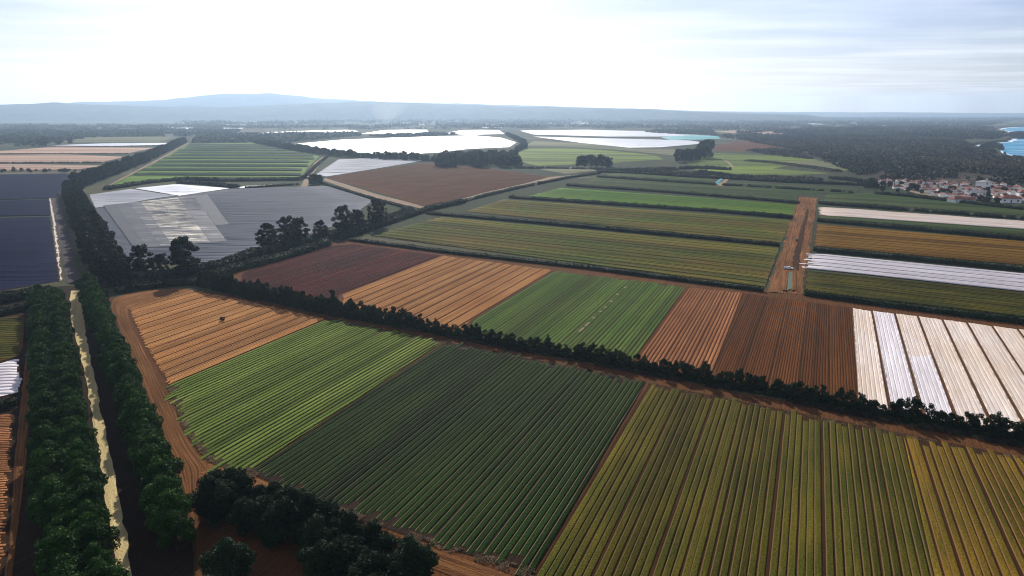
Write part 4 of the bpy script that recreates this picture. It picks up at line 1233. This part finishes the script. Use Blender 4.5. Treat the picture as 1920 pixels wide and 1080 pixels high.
hedge('dark line under the thin white film strip in the left distance', [(100, 274.5), (200, 275), (300, 273)], 2.0, 8, 5, 0.9, seed=28, mat='leaf_far')
hedge('scrubby dark strip in the middle of the green pasture', [(1400, 302), (1450, 306), (1520, 314), (1570, 322)], 3.5, 20, 18, 0.9, seed=29, mat='leaf_scrub', gap=-0.5)
hedge('dark bushy strip below the tree group and the green pasture', [(1275, 317), (1310, 316), (1370, 319)], 5.0, 12, 20, 0.9, seed=30, mat='leaf_dark')
hedge('scrub line on the near edge of the lime green meadow', [(965, 315), (1050, 316), (1160, 318), (1240, 322)], 3.0, 14, 12, 0.9, seed=31, mat='leaf_far', gap=-0.3)
hedge('dark boundary line between the two lower navy netting plots', [(-150, 435), (0, 406), (94, 404)], 0.8, 1.4, 12, 0.3, seed=32)
hedge('dark boundary line between the two upper navy netting plots', [(-150, 392), (0, 375), (96, 372)], 0.9, 1.6, 12, 0.3, seed=33)


# dark crop stripes standing on the light green field: one thing each
for i, yy in enumerate([271.5, 274.6, 278, 282, 286.5, 291.5, 297, 303.3, 310.3, 318.3, 327]):
    xl = np.interp(yy, [268, 334, 352], [356, 232, 200]) + 4 + (i % 3) * 3
    xr = np.interp(yy, [267, 278, 292, 318, 330], [478, 540, 598, 575, 567]) - 5 - (i % 2) * 4
    ordn = ['farthest', 'second farthest', 'third farthest', 'fourth farthest', 'fifth farthest', 'middle', 'fifth nearest', 'fourth nearest', 'third nearest', 'second nearest', 'nearest'][i]
    h = 0.8 + 0.17 * i
    field('crop_stripe', ordn + ' dark crop stripe across the light green field in the left distance', [(xl + 2, yy - h), (xr, yy - h + 0.5), (xr + 1, yy + h + 0.5), (xl - 3, yy + h)], 0, 8, 7.8, 1.0, 'crop_stripe', 'soil_furrow',
          cat='crop stripe', group='dark stripes across the light green field', seg=25, z=0.7, rag=1.0)


# woods and scrub that read as one mass
def inside(px, py, poly):
    n = len(poly); r = np.zeros(len(px), bool)
    j = n - 1
    for i in range(n):
        xi, yi = poly[i]; xj, yj = poly[j]
        c = ((yi > py) != (yj > py)) & (px < (xj - xi) * (py - yi) / (yj - yi + 1e-12) + xi)
        r ^= c; j = i
    return r


def woods(name, px, count, size, mat, seed, leaves=14, label=None, thin=-2.0, hfac=1.0, wide=1.0):
    rng = np.random.default_rng(seed)
    P = GP(px)
    xs = [p[0] for p in P]; ys = [p[1] for p in P]
    got = []
    tot = 0
    while tot < count:
        x = rng.uniform(min(xs), max(xs), count * 2); y = rng.uniform(min(ys), max(ys), count * 2)
        ok = inside(x, y, P)
        ok &= vnoise(x / (size * 9), y / (size * 9), seed, 3) > thin
        got.append(np.stack([x[ok], y[ok]], axis=1)); tot += ok.sum()
    T = np.concatenate(got)[:count]
    s = size * rng.uniform(0.6, 1.3, count) * (1 + 0.35 * vnoise(T[:, 0] / (size * 6), T[:, 1] / (size * 6), seed + 3, 2))
    d = rng.normal(size=(count, leaves, 3)); d /= np.linalg.norm(d, axis=2, keepdims=True)
    d[..., 2] = np.abs(d[..., 2]) * 1.0
    c = np.empty((count, leaves, 3))
    c[..., :2] = T[:, None] + d[..., :2] * s[:, None, None] * 0.5 * wide
    c[..., 2] = (0.15 + 0.75 * d[..., 2]) * s[:, None] * hfac
    org = np.array([T[:, 0].mean(), T[:, 1].mean(), 0])
    v, f, tone = leaf_quads(c.reshape(-1, 3) - org, size * 0.30, rng, 0.3, d.reshape(-1, 3))
    big = np.clip(0.45 + 0.9 * vnoise(T[:, 0] / (size * 22), T[:, 1] / (size * 34), seed + 9, 4), 0, 1)
    tone = 0.25 * tone + 0.2 * np.repeat(rng.uniform(0, 1, count), leaves * 4) + 0.6 * np.repeat(big, leaves * 4) ** 1.5
    o = link(name, mesh_np(name, v, f, M[mat], attrs={'tone': tone}), loc=tuple(org))
    tag(o, label, 'woodland', None, 'stuff')


def heath_material():
    t = NT('heath', 0.95, 0.02)
    a = t.noise(t.pos((0.008, 0.004, 1)), 1.0, 5.0, 0.65)
    b = t.noise(t.pos((0.05, 0.03, 1)), 1.0, 4.0, 0.6)
    c = t.mix(a, (0.020, 0.024, 0.013), (0.085, 0.06, 0.045))
    c = t.mix(1.0, c, t.gray(b, 0.5, 1.4), 'MULTIPLY')
    return t.done(c)


M['heath'] = heath_material()
sheet('heath', [(1392, 266), (1440, 258), (1500, 255), (1620, 252), (1760, 257), (1806, 266), (1832, 275), (1862, 279), (1874, 289), (1925, 301), (2100, 325), (2100, 372), (1920, 352), (1850, 343), (1750, 340), (1660, 337), (1610, 330), (1540, 302), (1500, 285), (1440, 272)], 'heath', 0, -0.1, 3)
woods('scrub_woodland', [(1392, 264), (1440, 256), (1500, 254), (1620, 251), (1760, 256), (1806, 267), (1830, 277), (1862, 281), (1872, 291), (1925, 303), (2100, 326), (2100, 372), (1920, 352), (1850, 343),
                         (1750, 340), (1660, 337), (1610, 330), (1540, 300), (1500, 284), (1440, 272)], 15000, 7.5, 'leaf_scrub', 1, 12, 'dark coastal scrub and woodland between the village and the sea', thin=-0.12)
woods('woodland', [(1380, 249), (1500, 243), (1700, 238), (1858, 241), (1878, 247), (1884, 256), (1870, 260.5), (1806, 264), (1620, 250), (1500, 253), (1400, 258)], 9000, 13, 'leaf_scrub', 2, 9, 'dark flat woodland reaching out to the far headland', thin=-0.05)
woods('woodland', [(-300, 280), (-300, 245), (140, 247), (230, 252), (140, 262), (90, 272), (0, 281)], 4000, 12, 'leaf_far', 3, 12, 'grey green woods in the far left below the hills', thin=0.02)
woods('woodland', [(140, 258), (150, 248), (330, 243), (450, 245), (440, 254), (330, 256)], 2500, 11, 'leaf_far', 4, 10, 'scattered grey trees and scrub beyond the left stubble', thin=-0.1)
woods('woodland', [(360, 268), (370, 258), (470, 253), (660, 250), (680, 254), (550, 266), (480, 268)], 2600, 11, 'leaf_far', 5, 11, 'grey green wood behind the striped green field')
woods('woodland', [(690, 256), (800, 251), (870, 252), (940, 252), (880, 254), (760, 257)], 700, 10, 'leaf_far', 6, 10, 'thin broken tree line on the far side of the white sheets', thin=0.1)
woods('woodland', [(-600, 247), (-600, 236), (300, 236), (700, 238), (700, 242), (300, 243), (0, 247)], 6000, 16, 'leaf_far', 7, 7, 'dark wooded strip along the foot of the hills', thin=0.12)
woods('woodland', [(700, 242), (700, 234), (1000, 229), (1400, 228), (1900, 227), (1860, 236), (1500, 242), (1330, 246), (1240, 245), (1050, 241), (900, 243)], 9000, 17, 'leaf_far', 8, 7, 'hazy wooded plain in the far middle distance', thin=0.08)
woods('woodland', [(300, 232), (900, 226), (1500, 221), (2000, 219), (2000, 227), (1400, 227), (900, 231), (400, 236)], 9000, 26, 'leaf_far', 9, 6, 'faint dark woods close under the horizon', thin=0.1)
woods('woodland', [(1210, 248), (1330, 245), (1345, 252), (1290, 253), (1230, 250)], 700, 12, 'leaf_far', 10, 10, 'small dark wood behind the turquoise netting')
woods('woodland', [(1330, 254), (1440, 254), (1500, 262), (1440, 270), (1380, 262)], 900, 8, 'leaf_far', 11, 10, 'open scrubby trees right of the turquoise netting', thin=0.0)
woods('scrub', [(1130, 322), (1240, 316), (1290, 318), (1380, 330), (1600, 336), (1650, 345), (1500, 340), (1330, 331)], 2600, 3.5, 'leaf_scrub', 12, 10, 'rough dark scrub between the pasture and the band fields', thin=-0.1)
woods('scrub', [(1400, 283), (1450, 280), (1500, 286), (1530, 300), (1450, 292)], 800, 5, 'leaf_scrub', 13, 10, 'dark scrub patch below the reddish slope', thin=-0.2)
woods('weeds', [(425, 553), (620, 592), (860, 638), (1200, 702), (1340, 728), (1600, 780), (1925, 842), (1925, 832), (1600, 770), (1330, 720), (850, 633), (450, 556)], 2600, 0.8, 'leaf_scrub', 14, 10, 'dry weeds and low plants at the foot of the long windbreak', thin=-0.1)

woods('straw', [(412, 884), (470, 893), (600, 958), (830, 1034), (1000, 1088), (1004, 1068), (830, 1018), (600, 938), (470, 880)], 2600, 0.34, 'straw', 15, 5, 'pale dry crop litter along the lower end of the dark green field', thin=-0.05)
woods('straw', [(312, 722), (345, 812), (385, 862), (420, 884), (425, 876), (392, 852), (356, 806), (324, 722)], 900, 0.34, 'straw', 16, 5, 'pale dry crop litter along the left end of the bright green field', thin=0.0)
woods('straw', [(830, 640), (1215, 716), (1340, 742), (1690, 812), (1925, 858), (1925, 866), (1690, 820), (1340, 750), (1215, 724), (830, 648)], 2600, 0.34, 'straw', 17, 5, 'pale dry crop litter on the headland below the long windbreak', thin=0.0)
# ------------------------------------------------------------------ village
def box(bm, x0, x1, y0, y1, z0, z1):
    vs = [bm.verts.new(p) for p in ((x0, y0, z0), (x1, y0, z0), (x1, y1, z0), (x0, y1, z0), (x0, y0, z1), (x1, y0, z1), (x1, y1, z1), (x0, y1, z1))]
    for f in ((0, 3, 2, 1), (4, 5, 6, 7), (0, 1, 5, 4), (1, 2, 6, 5), (2, 3, 7, 6), (3, 0, 4, 7)):
        bm.faces.new([vs[i] for i in f])


def bm_mesh(name, fn, mat, bev=0.0):
    bm = bmesh.new(); fn(bm)
    if bev: bmesh.ops.bevel(bm, geom=bm.edges[:], offset=bev, segments=2, affect='EDGES', clamp_overlap=True)
    bmesh.ops.recalc_face_normals(bm, faces=bm.faces)
    me = bpy.data.meshes.new(name); bm.to_mesh(me); bm.free()
    me.materials.append(M[mat])
    return me


def house_parts(L, D, H, rise, roofm, hip):
    def wall(bm):
        box(bm, -L / 2, L / 2, -D / 2, D / 2, -0.3, H)
        if not hip:
            for s in (-1, 1):
                a = bm.verts.new((s * L / 2, -D / 2, H)); b = bm.verts.new((s * L / 2, D / 2, H)); c = bm.verts.new((s * L / 2, 0, H + rise))
                a2 = bm.verts.new((s * (L / 2 - 0.3), -D / 2, H)); b2 = bm.verts.new((s * (L / 2 - 0.3), D / 2, H)); c2 = bm.verts.new((s * (L / 2 - 0.3), 0, H + rise))
                bm.faces.new((a, b, c)); bm.faces.new((a2, c2, b2)); bm.faces.new((a, c, c2, a2)); bm.faces.new((b, b2, c2, c))
    def roof(bm):
        o = 0.45; th = 0.18
        inx = (D / 2 + o) * 0.9 if hip else 0.0
        e = o * rise / (D / 2)
        lo = [(-L / 2 - o, -D / 2 - o, H - e + 0.02), (L / 2 + o, -D / 2 - o, H - e + 0.02), (L / 2 + o, D / 2 + o, H - e + 0.02), (-L / 2 - o, D / 2 + o, H - e + 0.02)]
        rg = [(-L / 2 - o + inx, 0, H + rise + 0.02), (L / 2 + o - inx, 0, H + rise + 0.02)]
        b_ = [bm.verts.new(p) for p in lo + rg]; t_ = [bm.verts.new((p[0], p[1], p[2] + th)) for p in lo + rg]
        for vs, fl in ((b_, True), (t_, False)):
            for f in ((0, 1, 5, 4), (2, 3, 4, 5), (1, 2, 5), (3, 0, 4)):
                if len(f) == 3 and not hip and not fl: pass
                q = [vs[i] for i in f]
                if len(f) == 3 and not hip: continue
                bm.faces.new(q)
        ringi = [0, 1, 2, 3]
        if hip:
            for i in range(4): bm.faces.new((b_[i], b_[(i + 1) % 4], t_[(i + 1) % 4], t_[i]))
        else:
            for i, j in ((0, 1), (1, 5), (5, 2), (2, 3), (3, 4), (4, 0)): bm.faces.new((b_[i], b_[j], t_[j], t_[i]))
    ch = lambda bm: box(bm, L * 0.22, L * 0.22 + 0.7, 0.4, 1.1, H + rise * 0.4, H + rise + 0.9)
    res = {'wall': bm_mesh('wall', wall, 'render_white'), 'roof': bm_mesh('roof', roof, roofm), 'chimney': bm_mesh('chimney', ch, 'render_white'),
           'door': bm_mesh('door', lambda bm: box(bm, -0.5, 0.5, -D / 2 - 0.03, -D / 2 + 0.05, 0, 2.1), 'door_wood'),
           'window': []}
    for x in (-L * 0.32, L * 0.32):
        for z in ([1.0] if H < 4.5 else [1.0, 3.9]):
            res['window'].append(bm_mesh('window', lambda bm, x=x, z=z: box(bm, x - 0.6, x + 0.6, -D / 2 - 0.03, -D / 2 + 0.05, z, z + 1.3), 'pane'))
    return res


HP = [house_parts(12, 8, 3.2, 2.0, 'roof_tile', False), house_parts(11, 9, 5.8, 2.0, 'roof_tile', True), house_parts(14, 8.5, 3.4, 2.1, 'roof_tile', True),
      house_parts(10, 8, 6.0, 1.8, 'roof_tile', False), house_parts(11, 8, 3.2, 1.6, 'roof_grey', False), house_parts(9, 9, 5.6, 1.5, 'roof_grey', True)]


def house(kind, x, y, rz, label, group=None, sc=1.0, detail=True):
    e = empty('house', (x, y, 0)); e.rotation_euler = (0, 0, rz); e.scale = (sc, sc, sc)
    tag(e, label, 'house', group)
    p = HP[kind]
    link('wall', p['wall'], e)
    r = link('roof', p['roof'], e)
    link('chimney', p['chimney'], r)
    if detail:
        link('door', p['door'], e)
        for w in p['window']: link('window', w, e)
    return e


vill = GP([(1646, 343), (1662, 340.5), (1750, 344), (1800, 347), (1850, 345.5), (1925, 355), (1990, 365), (1990, 386), (1925, 383), (1860, 376), (1795, 379), (1765, 370), (1705, 357), (1660, 352)])
special = [(1794, 379.5, 2, 0.25, 'pale house with a wide terracotta roof at the front corner of the village', 1.15), (1812, 379.5, 0, -0.3, 'white gabled house beside the front corner house of the village', 1.1),
           (1831, 367, 4, 0.1, 'bright white house with pale roof standing alone below the tall white one', 1.3), (1845, 354, 5, 0.3, 'tallest bright white building rising above the village roofs', 1.5),
           (1893, 379, 2, -0.35, 'long low terracotta roofed house at the right front of the village', 1.3), (1648, 348, 5, 0.2, 'small white house at the left end of the village', 0.9)]
sp = []
for px, py, k, rz, lab, s in special:
    x, y = G(px, py); sp.append((x, y)); house(k, x, y, rz, lab, None, s)
vx = [p[0] for p in vill]; vy = [p[1] for p in vill]
rr = random.Random(3)
cnt = 0
yy = min(vy)
while yy < max(vy):
    xx = min(vx) + rr.uniform(0, 8)
    while xx < max(vx):
        x, y = xx + rr.uniform(-4, 4), yy + rr.uniform(-4, 4)
        if inside(np.array([x]), np.array([y]), vill)[0] and all(math.hypot(x - a, y - b) > 16 for a, b in sp) and rr.random() > 0.1:
            left = x < 410 + (y - 800) * 0.45
            k = rr.choice([4, 5, 4, 0]) if left else rr.choice([0, 1, 2, 3, 0, 1])
            near = y < 830
            if left: lab, g = 'small pale walled house in the greyish left part of the village', 'houses in the left part of the village'
            elif near: lab, g = 'white walled terracotta roofed house in the front half of the village', 'houses in the front of the village'
            else: lab, g = 'white walled terracotta roofed house in the back half of the village', 'houses in the back of the village'
            house(k, x, y, rr.choice([0.2, -0.4, 0.6, 1.75, 1.2]) + rr.uniform(-0.35, 0.35), lab, g, rr.uniform(0.58, 0.85), near or left)
            cnt += 1
        xx += 14
    yy += 14.5
for px, py, s in [(1714, 356, 0.9), (1708, 354, 0.8), (1722, 357, 0.8), (1766, 366, 0.9), (1774, 367, 0.9), (1780, 369, 0.8), (1690, 350, 0.8), (1668, 350, 0.8), (1655, 351, 0.9), (1825, 372, 0.7), (1838, 378, 0.8), (1850, 382, 0.8), (1870, 383, 0.8), (1640, 352, 1.2), (1632, 350, 1.3), (1626, 353, 1.1)]:
    x, y = G(px, py)
    tree('round', x, y, s, 'round_tree', 'dark rounded tree among or beside the village houses', 'trees in the village')

for i in range(34):
    px, py = rr.uniform(1650, 1925), 0
    py = np.interp(px, [1650, 1750, 1925], [341, 344, 356]) + rr.uniform(2, 20)
    x, y = G(px, py)
    tree('round', x, y, rr.uniform(0.4, 0.75), 'round_tree', 'dark rounded tree among or beside the village houses', 'trees in the village')

# far white buildings
for px, py, s, lab in [(722, 236, 5, 'far white farm shed at the foot of the hills near the smoke'), (706, 235.5, 4, 'second far white shed left of the smoke'), (572, 238, 3.5, 'far white shed right of the long film line'),
                       (495, 238.5, 4, 'far white shed close right of the long film line'), (318, 257, 2.4, 'white shed beyond the straight tree line'), (1600, 234, 4, 'far pale building on the hazy plain to the right')]:
    x, y = G(px, py); house(4, x, y, 0.1, lab, None, s, False)
for i in range(16):
    x, y = G(random.uniform(1215, 1300), random.uniform(246, 250))
    house(4, x, y, random.uniform(-0.4, 0.4), 'tiny white building in the hamlet behind the silvery sheets', 'white buildings of the far hamlet', random.uniform(1.0, 1.6), False)
for i in range(14):
    x, y = G(random.uniform(1010, 1130), random.uniform(228, 234))
    house(4, x, y, random.uniform(-0.4, 0.4), 'tiny pale building on the hazy slope in the far middle', 'pale buildings on the far slope', random.uniform(1.5, 3.0), False)


# ------------------------------------------------------------------ things on the straight dirt track
def truck():
    x, y = G(1478, 505)
    e = empty('pickup_truck', (x, y, 0.0)); e.rotation_euler = (0, 0, R(-25))
    tag(e, 'small white pickup truck parked across the straight dirt track by the water trench', 'truck')
    def body(bm):
        box(bm, -2.6, 2.6, -0.95, 0.95, 0.55, 1.1)
        box(bm, -2.55, -0.3, -0.93, -0.86, 1.1, 1.45); box(bm, -2.55, -0.3, 0.86, 0.93, 1.1, 1.45); box(bm, -2.57, -2.5, -0.93, 0.93, 1.1, 1.45)
    link('body', bm_mesh('body', body, 'paint_white', 0.03), e)
    def cab(bm):
        vs = [bm.verts.new(p) for p in ((-0.35, -0.92, 1.1), (1.5, -0.92, 1.1), (1.5, 0.92, 1.1), (-0.35, 0.92, 1.1), (-0.2, -0.75, 1.85), (0.75, -0.75, 1.85), (0.75, 0.75, 1.85), (-0.2, 0.75, 1.85))]
        for f in ((0, 3, 2, 1), (4, 5, 6, 7), (0, 1, 5, 4), (1, 2, 6, 5), (2, 3, 7, 6), (3, 0, 4, 7)): bm.faces.new([vs[i] for i in f])
    link('cab', bm_mesh('cab', cab, 'paint_white', 0.04), e)
    def ws(bm):
        vs = [bm.verts.new(p) for p in ((1.47, -0.8, 1.17), (1.47, 0.8, 1.17), (0.83, 0.68, 1.8), (0.83, -0.68, 1.8))]
        vs2 = [bm.verts.new((v.co.x + 0.05, v.co.y, v.co.z + 0.04)) for v in vs]
        bm.faces.new(vs); bm.faces.new(vs2[::-1])
        for i in range(4): bm.faces.new((vs[i], vs2[i], vs2[(i + 1) % 4], vs[(i + 1) % 4]))
    link('windscreen', bm_mesh('windscreen', ws, 'pane'), e)
    for s in (-1, 1):
        link('side_window', bm_mesh('side_window', lambda bm: box(bm, 0.0, 0.9, s * 0.86 - 0.03, s * 0.86 + 0.03, 1.25, 1.65), 'pane'), e)
    for wx in (-1.6, 1.6):
        for wy in (-0.88, 0.88):
            def wheel(bm):
                r = bmesh.ops.create_cone(bm, cap_ends=True, segments=20, radius1=0.42, radius2=0.42, depth=0.26)
                for v in r['verts']: v.co = Vector((v.co.x + wx, v.co.z + wy, v.co.y + 0.42))
            w = link('wheel', bm_mesh('wheel', wheel, 'rubber', 0.03), e)
            def hub(bm):
                r = bmesh.ops.create_cone(bm, cap_ends=True, segments=14, radius1=0.2, radius2=0.2, depth=0.3)
                for v in r['verts']: v.co = Vector((v.co.x + wx, v.co.z + wy, v.co.y + 0.42))
            link('hub', bm_mesh('hub', hub, 'metal_dark'), w)


truck()


def drum():
    x, y = G(1493.5, 452)
    def sh(bm):
        r = bmesh.ops.create_cone(bm, cap_ends=True, segments=24, radius1=0.8, radius2=0.8, depth=1.5)
        for v in r['verts']: v.co.z += 0.78
        for z in (0.4, 0.8, 1.2):
            r = bmesh.ops.create_cone(bm, cap_ends=True, segments=24, radius1=0.86, radius2=0.86, depth=0.1)
            for v in r['verts']: v.co.z += z
    o = link('drum', bm_mesh('drum', sh, 'metal_dark'), loc=(x, y, 0))
    tag(o, 'dark round drum standing alone on the straight dirt track', 'drum')


drum()


def water_mat():
    t = NT('trench_water', 0.45, 0.12)
    return t.done(t.mix(t.noise(t.coord('Object'), 0.6, 4.0), (0.04, 0.07, 0.03), (0.075, 0.105, 0.05)))


M['trench_water'] = water_mat()


def trench():
    o = sheet('water', [(1479, 512), (1486, 511), (1487, 525), (1485, 543), (1474, 545), (1475, 530)], 'trench_water', ROWDIR, 0.30, 0.5)
    # low earth banks round it
    for a, b in (((1476, 510), (1471, 546)), ((1489, 510), (1489, 546))):
        P, Q = np.array(G(*a)), np.array(G(*b))
        n = 40
        s = np.linspace(0, 1, n)
        c = P + (Q - P) * s[:, None]
        d = (Q - P) / np.linalg.norm(Q - P); nr = np.array([-d[1], d[0]])
        prof = [(-1.6, -0.05), (-0.8, 0.45), (0, 0.7), (0.8, 0.45), (1.6, -0.05)]
        cols = [np.c_[c + nr * p[0], np.full(n, p[1]) * (1 + 0.35 * vnoise(s * 14, np.full(n, p[0]), 3))] for p in prof]
        uv = np.stack([np.c_[s * 40, np.full(n, p[0])] for p in prof], axis=1).reshape(-1, 2)
        me = mesh_np('earth_bank', np.stack(cols, axis=1).reshape(-1, 3), grid_faces(n, 5), M['soil_track'], uv, smooth=True)
        if me.polygons[10].normal.z < 0: me.flip_normals()
        link('earth_bank', me)['kind'] = 'structure'


trench()

# teal netting heap beside the band fields
field('net_cover', 'teal netting strip laid along the short pale track in the band fields', [(1338, 345), (1350, 336), (1357, 335), (1348, 345)], 55, 4.0, 3.6, 1.4, 'teal_net', 'soil_pale', cat='netting', group=None, seg=5, prof=TUNNEL, part='net_rows', z=0.2)


# ------------------------------------------------------------------ smoke far off
def smoke():
    x, y = G(718, 236)
    bm = bmesh.new()
    bmesh.ops.create_icosphere(bm, subdivisions=4, radius=1.0)
    for v in bm.verts:
        c = v.co.copy()
        k = 1 + 0.45 * float(vnoise(c.x * 2.2 + 3, c.y * 2.2 + c.z * 1.7, 5, 4))
        h = (c.z + 1) / 2
        v.co = Vector((c.x * k * (60 + 120 * h) + 70 * h, c.y * k * 90, h * 190 * (0.8 + 0.2 * k)))
    me = bpy.data.meshes.new('smoke'); bm.to_mesh(me); bm.free()
    m = bpy.data.materials.new('smoke'); m.use_nodes = True
    n, l = m.node_tree.nodes, m.node_tree.links
    n.clear()
    o_ = n.new('ShaderNodeOutputMaterial'); v = n.new('ShaderNodeVolumePrincipled')
    v.inputs['Color'].default_value = (1, 1, 1, 1)
    tcn = n.new('ShaderNodeTexCoord'); mpp = n.new('ShaderNodeMapping'); gr = n.new('ShaderNodeTexGradient'); gr.gradient_type = 'SPHERICAL'
    mpp.inputs['Location'].default_value = (-0.25, 0, -0.55); mpp.inputs['Scale'].default_value = (1 / 210, 1 / 120, 1 / 160)
    l.new(tcn.outputs['Object'], mpp.inputs['Vector']); l.new(mpp.outputs[0], gr.inputs['Vector'])
    dm = n.new('ShaderNodeMath'); dm.operation = 'MULTIPLY'; dm.inputs[1].default_value = 0.001
    l.new(gr.outputs['Fac'], dm.inputs[0]); l.new(dm.outputs[0], v.inputs['Density'])
    v.inputs['Anisotropy'].default_value = 0.4
    l.new(v.outputs[0], o_.inputs['Volume'])
    me.materials.append(m)
    tag(link('smoke', me, loc=(x, y, 2)), 'faint white smoke drifting up in front of the far hills', 'smoke')


smoke()


# ------------------------------------------------------------------ haze
def haze():
    bm = bmesh.new()
    box(bm, -20500, 20500, -900, 20500, -13, 520)
    me = bpy.data.meshes.new('haze'); bm.to_mesh(me); bm.free()
    m = bpy.data.materials.new('haze'); m.use_nodes = True
    n, l = m.node_tree.nodes, m.node_tree.links
    n.clear()
    o_ = n.new('ShaderNodeOutputMaterial'); v = n.new('ShaderNodeVolumePrincipled')
    v.inputs['Color'].default_value = (0.56, 0.76, 1.0, 1)
    v.inputs['Density'].default_value = 5.8e-5
    v.inputs['Anisotropy'].default_value = 0.5
    l.new(v.outputs[0], o_.inputs['Volume'])
    me.materials.append(m)
    o = link('haze', me); o['kind'] = 'stuff'


haze()
